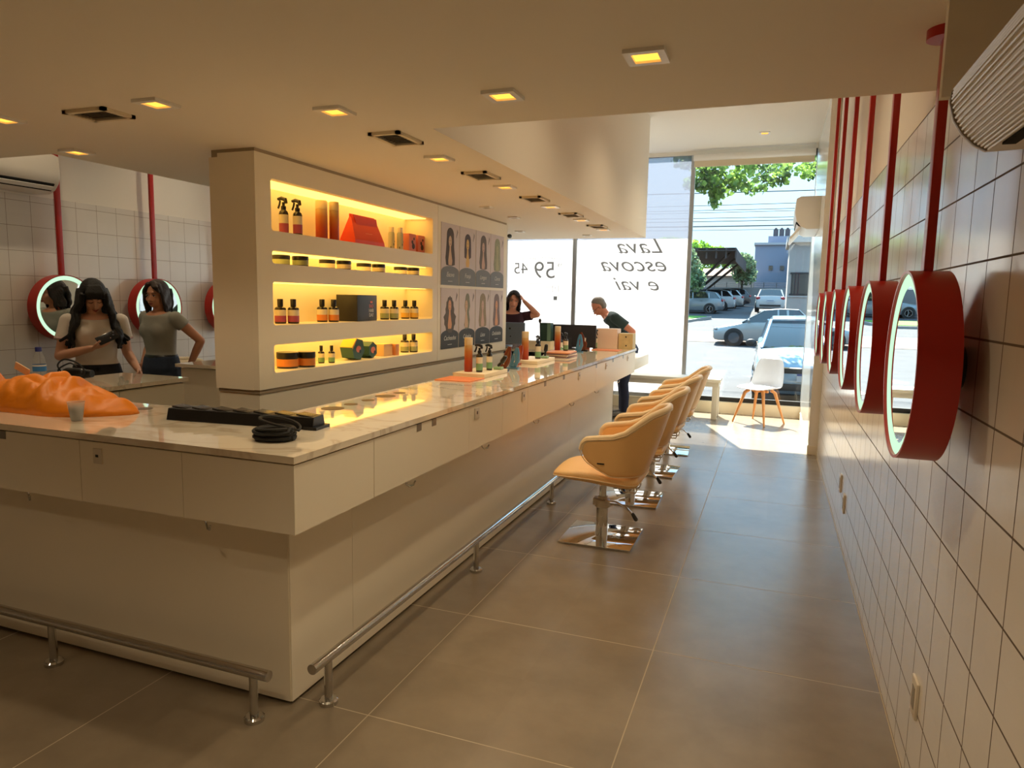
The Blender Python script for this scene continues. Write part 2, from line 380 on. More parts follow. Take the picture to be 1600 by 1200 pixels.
for i, (z, n) in enumerate([(1.76, 2), (1.63, 2), (1.47, 2)]):
    for j in range(n):
        m = MB(); m.box(-3.62+0.06*i, -3.2, 10.293, 10.297, z+0.03-0.045*j, z+0.036-0.045*j); m.build('lettering', LET, w3)
m = MB()
for q in [(-3.15, 1.72, 'sq'), (-3.15, 1.58, 'sq'), (-3.15, 1.43, 'ci')]:
    x, z, kd = q
    if kd == 'sq':
        for a, c, d, e in [(x-.05, x+.05, z-.05, z-.044), (x-.05, x+.05, z+.044, z+.05), (x-.05, x-.044, z-.05, z+.05), (x+.044, x+.05, z-.05, z+.05)]: m.box(a, c, 10.293, 10.297, d, e)
    else: m.tube([(x+.05*cos(t*pi/12), 10.295, z+.05*sin(t*pi/12)) for t in range(24)], 0.003, 6, closed=True)
m.build('printed_icons', LET, w3)
wtext('7', 0.07, -3.15, 1.72, w3)
m = MB(); m.box(-3.18, -3.12, 10.293, 10.297, 1.55, 1.61); m.build('printed_icon', LET, w3)
m = MB(); m.box(-3.62, -3.615, 10.293, 10.297, 1.86, 2.12); m.build('divider_line', LET, w3)

# roller blind
t = thing('roller_blind', (-0.4, 10.17, 3.52), 'rolled-up white roller blind across the top of the clear shop window', 'blind')
b = MB(); b.cyl((-1.17, 10.17, 3.53), (0.38, 10.17, 3.53), 0.045, n=24); b.build('rolled_fabric', WHITEP, t, world=True)
b = MB(); b.box(-1.16, 0.37, 10.166, 10.174, 3.42, 3.53); b.box(-1.16, 0.37, 10.16, 10.18, 3.405, 3.425); b.build('hanging_hem', SILL, t, world=True)
b = MB(); b.cyl((0.38, 10.17, 3.53), (0.395, 10.17, 3.53), 0.05); b.build('end_cap', BLACKP, t, world=True)
b = MB(); b.box(0.382, 0.402, 10.14, 10.2, 3.52, 3.64); b.build('bracket', WHITEP, t, world=True)

# ---------------------------------------------------------------- downlights and vents
def downlight(x, y, z, label, lit=True, s=0.062, power=4.6):
    t = thing('ceiling_downlight', (x, y, z), label, 'ceiling light', 'square recessed ceiling lights')
    b = MB(); h = s*0.64
    b.box(-s, s, -s, -h, -0.012, 0); b.box(-s, s, h, s, -0.012, 0); b.box(-s, -h, -h, h, -0.012, 0); b.box(h, s, -h, h, -0.012, 0)
    b.build('frame', WHITEP, t)
    b = MB(); b.box(-h, h, -h, h, -0.005, -0.001); b.build('diffuser', LAMP if lit else GREYM, t)
    if lit and power:
        ld = bpy.data.lights.new('downlight_bulb', 'SPOT'); ld.energy = power; ld.color = (1.0, 0.80, 0.52); ld.spot_size = radians(115); ld.spot_blend = 1.0; ld.shadow_soft_size = 0.03
        lo = bpy.data.objects.new('bulb', ld); COL.objects.link(lo); lo.parent = t; lo.location = (0, 0, -0.03)
    return t
for x, y, l in [(-0.408, 2.207, 'square ceiling downlight nearest the right wall, its frame plainly visible'), (-0.972, 2.464, 'square ceiling downlight between the one nearest the right wall and the counter corner'),
    (-1.70, 2.474, 'square ceiling downlight directly before the nearest striped vent of the long row'), (-2.317, 2.175, 'square ceiling downlight just right of the dark vent at left'),
    (-3.19, 2.174, 'square ceiling downlight cut by the left edge of the photo'), (-3.524, 2.777, 'square ceiling downlight near the left red poles, by the ceiling edge')]:
    downlight(x, y, ZC, l, power=4.6 if x > -1.2 else 2.6)
ords = ['nearest', 'second nearest', 'third', 'fourth', 'farthest']
for i, y in enumerate([3.445, 4.414, 5.413, 6.359, 7.242]): downlight(-1.715, y, ZC, f'{ords[i]} downlight of the row alternating with vents over the long counter')
for x, y, l in [(-2.235, 5.34, 'small unlit ceiling spot nearest the poster wall, right above it'), (-2.26, 6.05, 'small unlit ceiling spot behind the nearer one by the poster wall'),
    (-2.65, 7.29, 'faint small ceiling spot left, past the end of the poster wall'), (-2.04, 7.84, 'small unlit ceiling spot close to the far end of the low ceiling')]:
    downlight(x, y, ZC, l, lit=False, s=0.045)
downlight(-0.245, 9.4, ZH, 'single downlight in the high ceiling just before the roller blind')
for x, y, l in [(-4.9, 3.6, 'added unseen downlight in the high ceiling of the left aisle, nearer the camera'), (-4.9, 5.4, 'added unseen downlight in the high ceiling of the left aisle, farther away')]:
    downlight(x, y, ZH, l, power=8)  # added lamps, out of view, that warm and brighten the left wall
for y, l in [(4.0, 'added unseen downlight in the high ceiling over the right aisle, nearest'), (6.0, 'added unseen downlight in the high ceiling over the right aisle, middle'), (7.8, 'downlight in the high ceiling over the right aisle, far')]:
    downlight(-0.5, y, ZH, l, power=12)  # out-of-view lamps added to wash the soffit face and upper walls
for x, y, l in [(-1.2, 0.5, 'added unseen downlight overhead behind the camera, over the counter corner'), (-3.2, 0.3, 'added unseen downlight overhead behind the camera, before the near counter front')]:
    downlight(x, y, ZC, l, power=6)  # added out of frame to lift the dark near counter front
for x, y, l in [(-0.6, -0.9, 'added unseen downlight behind the camera near the right wall'), (-2.4, -0.9, 'added unseen downlight behind the camera, middle of the room'), (-4.3, -0.9, 'added unseen downlight behind the camera near the left wall'), (-0.3, 0.9, 'added unseen downlight overhead in the right aisle by the camera')]:
    downlight(x, y, ZC, l, power=9)  # fill lamps added behind and above the camera
def vent(x, y, sx, sy, label):
    t = thing('ceiling_vent', (x, y, ZC), label, 'air vent', 'slatted ceiling vents')
    b = MB(); e = 0.02
    b.box(-sx, sx, -sy, -sy+e, -0.014, 0); b.box(-sx, sx, sy-e, sy, -0.014, 0); b.box(-sx, -sx+e, -sy, sy, -0.014, 0); b.box(sx-e, sx, -sy, sy, -0.014, 0)
    b.build('frame', SILL, t)
    b = MB(); b.box(-sx+e, sx-e, -sy+e, sy-e, -0.002, -0.0005); b.build('backing', DARK, t)
    n = 7
    b = MB()
    for i in range(n):
        u = -sy+e+(2*sy-2*e)*(i+0.5)/n
        M = Matrix.Translation((0, u, -0.008)) @ Matrix.Rotation(0.35, 4, 'X')
        b.box(-sx+e, sx-e, -0.0055, 0.0055, -0.001, 0.001, M=M)
    b.build('slats', GREYM, t)
vent(-2.69, 2.23, 0.115, 0.078, 'dark slatted ceiling vent at left, between two lit downlights')
for i, y in enumerate([2.965, 3.975, 4.98, 5.965, 6.925]): vent(-1.70, y, 0.08, 0.12, f'{ords[i]} slatted vent of the row along the long counter')

# ---------------------------------------------------------------- ring mirrors on poles
def ring_mirror(name, x, y, z, ztop, facing, label, group, R=0.265):
    rz = 0.0 if facing < 0 else pi      # local -X faces the room
    t = thing(name, (x, y, z), label, 'mirror', group, rz)
    n = 72; b = MB(); A = (Vector((0,1,0)), Vector((0,0,1)))
    prof = [(R-0.008, 0.035), (R-0.008, -0.05), (R, -0.05), (R, 0.05), (0.02, 0.05)]
    rings = [b.ring(Vector((h, 0, 0)), r, r, A[0], A[1], n) for r, h in prof]
    b.skin(rings, cap=False); b.build('hoop', RED, t, smooth=40)
    b = MB(); prof = [(R-0.008, -0.041), (R-0.042, -0.041), (R-0.042, -0.036), (R-0.008, -0.036)]
    rings = [b.ring(Vector((h, 0, 0)), r, r, A[0], A[1], n) for r, h in prof]; b.skin(rings+[rings[0]], cap=False); b.build('light_ring', RINGL, t, smooth=40)
    b = MB(); b.cyl((-0.038, 0, 0), (-0.034, 0, 0), R-0.041, n=n); b.build('mirror_glass', MIRROR, t, smooth=30)
    b = MB(); b.box(-0.012, 0.012, -0.0225, 0.0225, R-0.004, ztop-z-0.012, bev=0.003); b.build('pole', RED, t)
    b = MB(); b.cyl((0, 0, ztop-z-0.026), (0, 0, ztop-z), 0.05, n=32); b.build('ceiling_plate', RED, t)
    b = MB(); gap = (XR-x if facing < 0 else x-XL)
    b.cyl((0.05, 0, 0), (gap, 0, 0), 0.06); b.build('wall_spacer', BLACKP, t)
    return t
rl = ['nearest of the red ring mirrors along the right tiled wall', 'second nearest red ring mirror on the right tiled wall', 'third red ring mirror from the camera on the right wall', 'fourth red ring mirror from the camera on the right wall', 'fifth red ring mirror from the camera on the right wall', 'farthest red ring mirror on the right wall, beside the pier']
for i in range(6):
    ring_mirror('ring_mirror', 0.39, [2.25, 3.13, 3.97, 4.83, 5.66, 6.45][i], 1.385, ZC if i == 0 else ZH, -1, rl[i], 'red ring mirrors on the right wall')
for y, l in [(4.25, 'red ring mirror behind the woman in the white shirt'), (5.20, 'red ring mirror behind the woman in the grey shirt'), (6.15, 'red ring mirror half hidden by the cream display wall')]:
    ring_mirror('ring_mirror', -5.65, y, 1.41, ZH, 1, l, 'red ring mirrors on the left wall', R=0.275)

# ================================================================ COUNTER
ct = thing('bar_counter', (-1.6, 2.1, 0), 'long cream panelled salon counter wrapping around the product wall', 'counter')
b = MB()
b.box(-4.05, -1.652, 2.075, 2.5, 0.015, 0.96); b.box(-2.06, -1.652, 2.5, 7.62, 0.015, 0.96); b.box(-3.55, -2.06, 7.25, 7.62, 0.015, 0.96); b.box(-4.06, -3.58, 2.5, 3.45, 0.015, 0.96)
b.box(-4.1, -1.512, 1.93, 2.07, 0.75, 0.975); b.box(-1.66, -1.512, 1.93, 8.08, 0.75, 0.975); b.box(-2.06, -1.512, 7.6, 8.08, 0.75, 0.975)
b.build('carcass', GAP, ct, world=True)
ys = [1.908, 2.414, 3.363, 3.853, 4.31, 6.22, 8.1]
for a, c in zip(ys, ys[1:]):
    b = MB(); b.box(-1.508, -1.49, a+(0.0015 if a > 2 else 0), c-0.0015, 0.735, 0.978); b.build('drawer_front', LAM, ct, world=True)
xs = [-1.508, -1.981, -2.494, -3.44, -4.1]
for a, c in zip(xs, xs[1:]):
    b = MB(); b.box(c+0.0015, a-0.0015*(a < -1.6), 1.908, 1.926, 0.735, 0.978); b.build('drawer_front', LAM, ct, world=True)
b = MB(); b.box(-1.65, -1.51, 1.93, 8.09, 0.7352, 0.752); b.box(-4.1, -1.512, 1.928, 2.08, 0.7352, 0.752); b.build('underside_panel', LAM, ct, world=True)
b = MB(); b.box(-4.1, -1.64, 2.055, 2.075, 0.012, 0.74); b.build('base_panel', LAM, ct, world=True)
for a, c in [(2.057, 2.47), (2.47, 5.9), (5.9, 7.64)]:
    b = MB(); b.box(-1.652, -1.634, a+0.001, c-0.001, 0.012, 0.74); b.build('base_panel', LAM, ct, world=True)
b = MB(); b.box(-2.08, -1.634, 7.62, 7.64, 0.012, 0.74); b.box(-3.58, -2.08, 7.62, 7.64, 0.012, 0.975); b.build('end_panel', LAM, ct, world=True)
b = MB(); b.box(-3.58, -3.56, 2.5, 3.47, 0.012, 0.975); b.box(-4.08, -3.56, 3.45, 3.47, 0.012, 0.975); b.box(-3.565, -3.548, 2.56, 2.98, 0.1, 0.972); b.box(-3.565, -3.548, 2.984, 3.46, 0.1, 0.972); b.build('inner_panel', LAM2, ct, world=True)
b = MB(); b.box(-2.0, -1.49, 8.1, 9.05, 0.755, 0.885, bev=0.003); b.box(-1.95, -1.62, 8.0, 8.12, 0.76, 0.97); b.build('end_shelf', LAM, ct, world=True)
def hook(x, y, dx, dy):
    b = MB(); P = [(x, y, 0.735), (x, y, 0.722), (x+dx*0.004, y+dy*0.004, 0.712), (x+dx*0.02, y+dy*0.02, 0.7), (x+dx*0.042, y+dy*0.042, 0.704), (x+dx*0.052, y+dy*0.052, 0.722)]
    b.tube(P, 0.004, 8); b.cyl((x, y, 0.729), (x, y, 0.736), 0.011, n=12); b.build('bag_hook', STEEL, ct, world=True)
for y in [2.72, 3.60, 4.51, 5.42, 6.27, 7.2]: hook(-1.515, y, 0.5, 0.85)
for x in [-1.90, -2.83]: hook(x, 1.93, 0.85, -0.5)
def slot(x0, x1, y0, y1):
    b = MB(); b.box(x0, x1, y0, y1, 0.945, 0.979); b.build('cable_slot', mat('slot_steel', (140,136,128), 0.3, 0.8), ct, world=True)
for y in [2.80, 2.95, 4.68, 5.15, 6.2, 6.9, 7.4]: slot(-1.5, -1.4885, y-0.022, y+0.022)
slot(-2.96, -2.91, 1.9065, 1.92)
SOCK = mat('socket_white', (214,204,188), 0.4)
def socket(x, y, z, side):
    t = []
    b = MB()
    if side == 'y': b.box(x-0.022, x+0.022, y-0.006, y, z-0.03, z+0.03, bev=0.002)
    else: b.box(x, x+0.006, y-0.03, y+0.03, z-0.03, z+0.03, bev=0.002)
    o = b.build('socket', SOCK, ct, world=True)
    b = MB()
    if side == 'y': b.box(x-0.008, x+0.006, y-0.0072, y-0.005, z-0.004, z+0.006)
    else: b.box(x+0.005, x+0.0072, y-0.008, y+0.004, z-0.004, z+0.012)
    b.build('socket_hole', BLACKP, o, world=True)
socket(-2.395, 1.908, 0.925, 'y')
for y in [3.46, 4.22, 5.6, 6.6, 7.65]: socket(-1.49, y, 0.93, 'x')
b = MB(); b.prism([(-4.1, 1.9), (-1.483, 1.9), (-1.483, 8.13), (-3.6, 8.13), (-3.6, 7.2), (-2.085, 7.2), (-2.085, 2.55), (-3.54, 2.55), (-3.54, 3.49), (-4.1, 3.49)], 'z', 0.985, 1.01)
b.build('marble_worktop', MARBLE, smooth=None, tag=('polished veined marble worktop lying on the long cream counter', 'worktop'))
GRO = mat('bronze_grommet_cover', (96,76,56), 0.5)
for x, y, r in [(-1.975, 2.83, 0.055), (-1.972, 2.98, 0.034), (-1.972, 3.14, 0.034), (-1.975, 3.32, 0.055), (-1.972, 3.47, 0.034), (-2.95, 2.46, 0.06), (-2.74, 2.43, 0.038), (-3.75, 3.1, 0.05)]:
    pass
hl = ['wide round hole in the marble nearest the black coiled cable', 'small round hole just beyond the wide one nearest the cable', 'small round hole between the two wide ones before the niches', 'wide round hole in the marble under the middle of the niches', 'small round hole farthest along the marble, before the trays', 'wide round hole in the marble right of the orange bag', 'small round hole in the marble between orange bag and black strip']
for (x, y, r), l in zip([(-1.975, 2.83, 0.055), (-1.972, 2.98, 0.034), (-1.972, 3.14, 0.034), (-1.975, 3.32, 0.055), (-1.972, 3.47, 0.034), (-2.95, 2.46, 0.06), (-2.74, 2.43, 0.038)], hl):
    b = MB(); b.cyl((0, 0, 0), (0, 0, 0.0018), r, n=32); o = b.build('grommet', GRO, tag=(l, 'grommet', 'round covers set in the marble')); o.location = (x, y, 1.0095)

# foot rails
def foot_rail(label, p0, p1, posts, z=0.185):
    t = thing('foot_rail', (*p0, 0), label, 'foot rail')
    b = MB(); b.cyl((*p0, z), (*p1, z), 0.02, n=20); b.build('rail', STEEL, t, world=True)
    for x, y in posts:
        b = MB(); b.cyl((x, y, 0.008), (x, y, z-0.012), 0.0155, n=20); b.build('post', STEEL, t, world=True)
        b = MB(); b.lathe([(0.036, 0), (0.036, 0.014), (0.03, 0.02), (0.016, 0.021)], c=(x, y, 0), n=28); b.build('flange', STEEL, t, world=True)
foot_rail('polished steel foot rail along the near side of the counter', (-4.0, 1.925), (-1.63, 1.925), [(-3.77, 1.925), (-2.736, 1.925), (-1.70, 1.925)])
foot_rail('polished steel foot rail along the long side facing the salon chairs', (-1.515, 2.02), (-1.515, 7.55), [(-1.515, y) for y in (2.12, 3.54, 4.99, 6.43, 7.45)])

# second counter wing beyond the gap
t = thing('service_counter', (-4.3, 4.6, 0), 'brown-grey cabinet with marble top beside the display wall, behind the gap', 'counter')
b = MB(); b.box(-4.33, -3.75, 4.2, 6.4, 0, 0.97); b.build('body', LAM, t, world=True)
b = MB(); b.box(-4.36, -3.73, 4.17, 6.42, 0.98, 1.005); b.build('top', MARBLE, t, world=True)

# ================================================================ DISPLAY WALL
dw = thing('display_wall', (-2.65, 2.95, 0), 'cream partition with four lit product niches and a poster panel', 'partition')
FX = -2.51
b = MB(); b.box(-2.79, -2.525, 2.965, 6.53, 0, 1.035); b.build('plinth', LAM2, dw, world=True)
b = MB(); b.box(-2.79, -2.517, 2.958, 6.53, 1.03, 1.05); b.box(-2.79, -2.515, 2.958, 6.53, 2.25, 2.29); b.box(-2.75, -2.55, 5.0, 5.04, 1.05, 2.25); b.build('shadow_gap', mat('shadow_gap_taupe', (170,155,132), 0.8), dw, world=True)
b = MB(); b.box(-2.80, -2.755, 2.95, 5.018, 1.048, 2.252); b.box(-2.755, -2.55, 2.95, 2.966, 1.048, 2.252); b.build('cabinet_side', LAM2, dw, world=True)
nz = [(1.131, 1.283), (1.388, 1.62), (1.717, 1.785), (1.888, 2.156)]; NY0, NY1 = 3.07, 4.935
b = MB()
b.box(-2.745, FX, 2.9505, NY0, 1.05, 2.272); b.box(-2.745, FX, NY1, 5.018, 1.05, 2.272)
z = 1.05
for a, c in nz+[(2.272, None)]:
    b.box(-2.745, FX, NY0, NY1, z, a); z = c
for a, c in nz:     # rounded niche corners
    r = 0.018
    for yy, zz, sy, sz in [(NY0, a, 1, 1), (NY1, a, -1, 1), (NY0, c, 1, -1), (NY1, c, -1, -1)]:
        P = [(yy, zz)]+[(yy+sy*(r-r*sin(t*pi/12)), zz+sz*(r-r*cos(t*pi/12))) for t in range(7)]
        b.prism(P, 'x', -2.70, FX)
b.build('niche_front', LAM2, dw, world=True, smooth=None)
b = MB(); b.box(-2.755, -2.745, 2.96, 5.01, 1.05, 2.25); b.build('niche_back', LAM2, dw, world=True)
for a, c in nz:
    b = MB(); b.box(-2.742, -2.56, NY0+0.02, NY1-0.02, c-0.004, c-0.001); b.build('light_strip', STRIP, dw, world=True)
b = MB(); b.box(-2.80, FX, 5.022, 6.54, 1.05, 2.272); b.build('poster_panel', LAM2, dw, world=True)

# posters
PAPER = mat('poster_lilac_paper', (206,196,200), 0.6); SLATE = mat('poster_slate_caption', (62,64,66), 0.6); SLATE2 = mat('poster_pale_slate_caption', (112,114,118), 0.6)
WHITEI = mat('poster_white_ink', (220,218,214), 0.6)
def ell2(cy, cz, ry, rz, n=24, a0=0, a1=2*pi): return [(cy+ry*cos(a0+(a1-a0)*i/n), cz+rz*sin(a0+(a1-a0)*i/n)) for i in range(n)]
def poster(y, z, label, hair, skin, shape, cap, word):
    t = thing('hair_poster', (FX, y, z), label, 'poster', 'portrait posters on the cream partition')
    W, H = 0.167, 0.247
    b = MB(); b.box(0.0005, 0.004, -W, W, -H, H); b.build('sheet', PAPER, t)
    b = MB(); P = [(-W, -H), (W, -H), (W, -H+0.11)]+[(W*cos(pi*i/10), -H+0.11+0.045*sin(pi*i/10)) for i in range(1, 10)]+[(-W, -H+0.11)]
    b.prism(P, 'x', 0.004, 0.0048); b.build('caption_band', cap, t)
    hm = mat(f'poster_hair_{hair[0]}_{hair[1]}', hair, 0.7, vary=(0.15, 60)); sm = mat(f'poster_skin_{skin[0]}', skin, 0.7)
    b = MB(); rng = random.Random(int(y*100+z*37))
    if shape == 'long': P = ell2(0, 0.155, 0.065, 0.06, 14, 0, pi)+[(-0.075, 0.05), (-0.09, -0.03), (-0.075, -0.085), (-0.03, -0.09), (0.03, -0.09), (0.085, -0.08), (0.085, -0.02), (0.07, 0.06)]
    elif shape == 'bob': P = ell2(0, 0.14, 0.062, 0.055, 14, 0, pi)+[(-0.07, 0.06), (-0.068, -0.005), (-0.03, -0.015), (0.03, -0.015), (0.068, 0.0), (0.068, 0.06)]
    elif shape == 'curly': P = [(0.0+(0.078+0.028*(v < 8 or v > 22))*(1+0.12*(v % 2))*cos(2*pi*v/30-pi/2), 0.03+0.145*(1+0.07*(v % 2))*sin(2*pi*v/30-pi/2)) for v in range(30)]
    else: P = ell2(0.005, 0.165, 0.04, 0.045, 10, 0, pi)+[(-0.055, 0.10), (-0.02, 0.02), (-0.06, -0.06), (-0.03, -0.1), (0.04, -0.09), (0.055, -0.02), (0.035, 0.05), (0.06, 0.10)]
    b.prism(P, 'x', 0.004, 0.0052); b.build('printed_hair', hm, t)
    fy = -0.005 if shape != 'bun' else -0.02
    b = MB(); b.prism(ell2(fy, 0.105, 0.028, 0.045), 'x', 0.0053, 0.0058)
    b.prism([(fy-0.012, 0.07), (fy+0.012, 0.07), (fy+0.016, 0.03), (fy+0.04, -0.05), (fy+0.03, -0.085), (fy-0.03, -0.085), (fy-0.035, -0.05), (fy-0.016, 0.03)], 'x', 0.0053, 0.0057); b.build('printed_face', sm, t)
    b = MB()
    for q in (-0.011, 0.011): b.prism(ell2(fy+q, 0.112, 0.005, 0.0025, 8), 'x', 0.0058, 0.0061)
    b.prism(ell2(fy, 0.083, 0.008, 0.003, 8), 'x', 0.0058, 0.0061); b.build('printed_features', hm, t)
    b = MB()
    for q in range(5): b.prism([(0.11+0.008*q, 0.14+0.012*q), (0.117+0.008*q, 0.142+0.012*q), (0.125, 0.19+0.006*q)], 'x', 0.004, 0.0046)
    b.build('printed_sprig', cap, t)
    text(word, 'caption', 0.052, WHITEI, t, (0.0052, 0.0, -H+0.085), (pi/2, 0, pi/2), ex=0.0002, shear=0.4)
    b = MB(); b.box(0.0048, 0.0052, -0.04, 0.04, -H+0.03, -H+0.034); b.build('caption_rule', WHITEI, t)
PS = [('curly', (96,88,84), (214,160,128), 'Cacheados', 'curly grey-brown hair'), ('bun', (128,132,118), (206,182,150), 'Cabelos', 'wavy greenish tied-up hair'), ('long', (150,138,118), (200,186,150), 'Lisos', 'sandy long hair'), ('long', (122,108,112), (214,196,176), 'Ondulados', 'mauve-brown long hair')]
PT = [('long', (78,68,66), (206,176,150), 'Escova', 'dark long wavy hair'), ('bob', (84,74,80), (222,186,120), 'Franja', 'dark bob with a fringe'), ('long', (104,98,100), (200,170,160), 'Longos', 'grey-brown straight long hair'), ('long', (150,156,134), (170,172,140), 'Claros', 'pale greenish long hair')]
for i, y in enumerate([5.24, 5.587, 5.934, 6.275]):
    s = PT[i]; poster(y, 1.903, f'upper-row poster of a woman with {s[4]}', s[1], s[2], s[0], SLATE2, s[3])
    s = PS[i]; poster(y, 1.385, f'lower-row poster of a woman with {s[4]}', s[1], s[2], s[0], SLATE, s[3])
b = MB(); b.lathe([(0.012, 0), (0.02, 0.02), (0.02, 0.045), (0.008, 0.06)], c=(0, 0, 0), ax='y'); o = b.build('security_camera', BLACKP, tag=('tiny black camera at the top far corner of the poster wall', 'security camera')); o.location = (-2.50, 6.545, 2.17)

# ================================================================ air units
AC = mat('ac_white_shell', (228,222,212), 0.4, vary=(0.01, 2))
t = thing('air_curtain', (0.39, 0.9, 1.9), 'ribbed white air unit mounted high at the right edge of the photo', 'air conditioner')
prof = [(0.495, 1.965), (0.30, 1.958), (0.283, 1.945), (0.281, 1.925), (0.290, 1.893), (0.305, 1.868), (0.325, 1.848), (0.345, 1.836), (0.495, 1.842)]
b = MB(); b.prism(prof, 'y', 0.1, 1.555); b.build('shell', AC, t, world=True, smooth=25)
b = MB(); arc = prof[2:8]
for i in range(19):
    u = i/18*(len(arc)-1); k = min(int(u), len(arc)-2); f = u-k
    x = arc[k][0]*(1-f)+arc[k+1][0]*f; z = arc[k][1]*(1-f)+arc[k+1][1]*f
    b.cyl((x-0.001, 0.12, z-0.001), (x-0.001, 1.52, z-0.001), 0.0026, n=6)
b.build('front_ribs', WHITEP, t, world=True)
b = MB(); b.prism([(x-0.004 if x < 0.49 else x, z-0.003) for x, z in prof[1:8]]+[(0.36, 1.84), (0.33, 1.95)], 'y', 1.525, 1.532); b.build('end_seam', GREYM, t, world=True)
b = MB(); b.box(0.352, 0.372, 0.12, 1.47, 1.832, 1.845); b.build('outlet_slot', DARK, t, world=True)
def split_ac(x, y, z, rz, label, L=0.9, H=0.3, D=0.22, flap=False):
    t = thing('split_air_conditioner', (x, y, z), label, 'air conditioner', rz=rz)   # local: wall at +Y side 0, room towards -Y
    prof = [(0, 0), (0, H), (-D*0.8, H*1.0), (-D, H*0.93), (-D*1.03, H*0.5), (-D*0.95, H*0.25), (-D*0.75, H*0.08), (-D*0.5, 0)]
    b = MB(); b.prism(prof, 'x', -L/2, L/2); b.build('shell', AC, t, smooth=45, bevel=0.004)
    b = MB(); b.prism([(-D*0.97, H*0.22), (-D*0.78, H*0.05), (-D*0.74, H*0.09), (-D*0.9, H*0.27)], 'x', -L/2+0.04, L/2-0.04); b.build('air_outlet', DARK, t)
    b = MB()
    for i in range(2):
        M = Matrix.Translation((0, -D*(0.88-0.07*i), H*(0.12+0.05*i))) @ Matrix.Rotation(-0.7, 4, 'X'); b.box(-L/2+0.045, L/2-0.045, -0.02, 0.02, -0.002, 0.002, M=M)
    b.build('louvre', WHITEP, t)
    if flap:
        M = Matrix.Translation((0, -D*0.92, -0.02)) @ Matrix.Rotation(0.9, 4, 'X'); b = MB(); b.box(-L/2+0.01, L/2-0.01, -0.1, 0.06, -0.012, 0.012, bev=0.004, M=M); b.build('open_flap', WHITEP, t)
    return t
t = split_ac(XL+0.01, 3.62, 2.335, pi/2, 'white wall air conditioner above the left ring mirror, mostly cut off', L=1.1, H=0.31, D=0.25)
t = split_ac(0.405, 9.1, 2.39, -pi/2, 'white air conditioner on the pier before the clear window, seen end-on', L=1.0, H=0.36, D=0.25, flap=True)
b = MB(); b.box(-0.502, -0.5005, -0.12, -0.05, 0.095, 0.10); b.build('end_badge', GREYM, t)

# wall outlets on the right wall
def outlet(y, z, label):
    t = thing('wall_outlet', (XR, y, z), label, 'wall outlet', 'white outlets low on the right wall')
    b = MB(); b.box(-0.009, 0, -0.04, 0.04, -0.06, 0.06, bev=0.003); b.build('cover_plate', SOCK, t)
    b = MB(); b.box(-0.0105, -0.009, -0.018, 0.018, -0.035, 0.035); b.build('socket_face', GREYM, t)
outlet(2.42, 0.315, 'white outlet nearest the camera low on the right tiled wall'); outlet(5.17, 0.345, 'farther pair on the right tiled wall, the higher outlet'); outlet(4.88, 0.28, 'farther pair on the right tiled wall, the lower outlet')

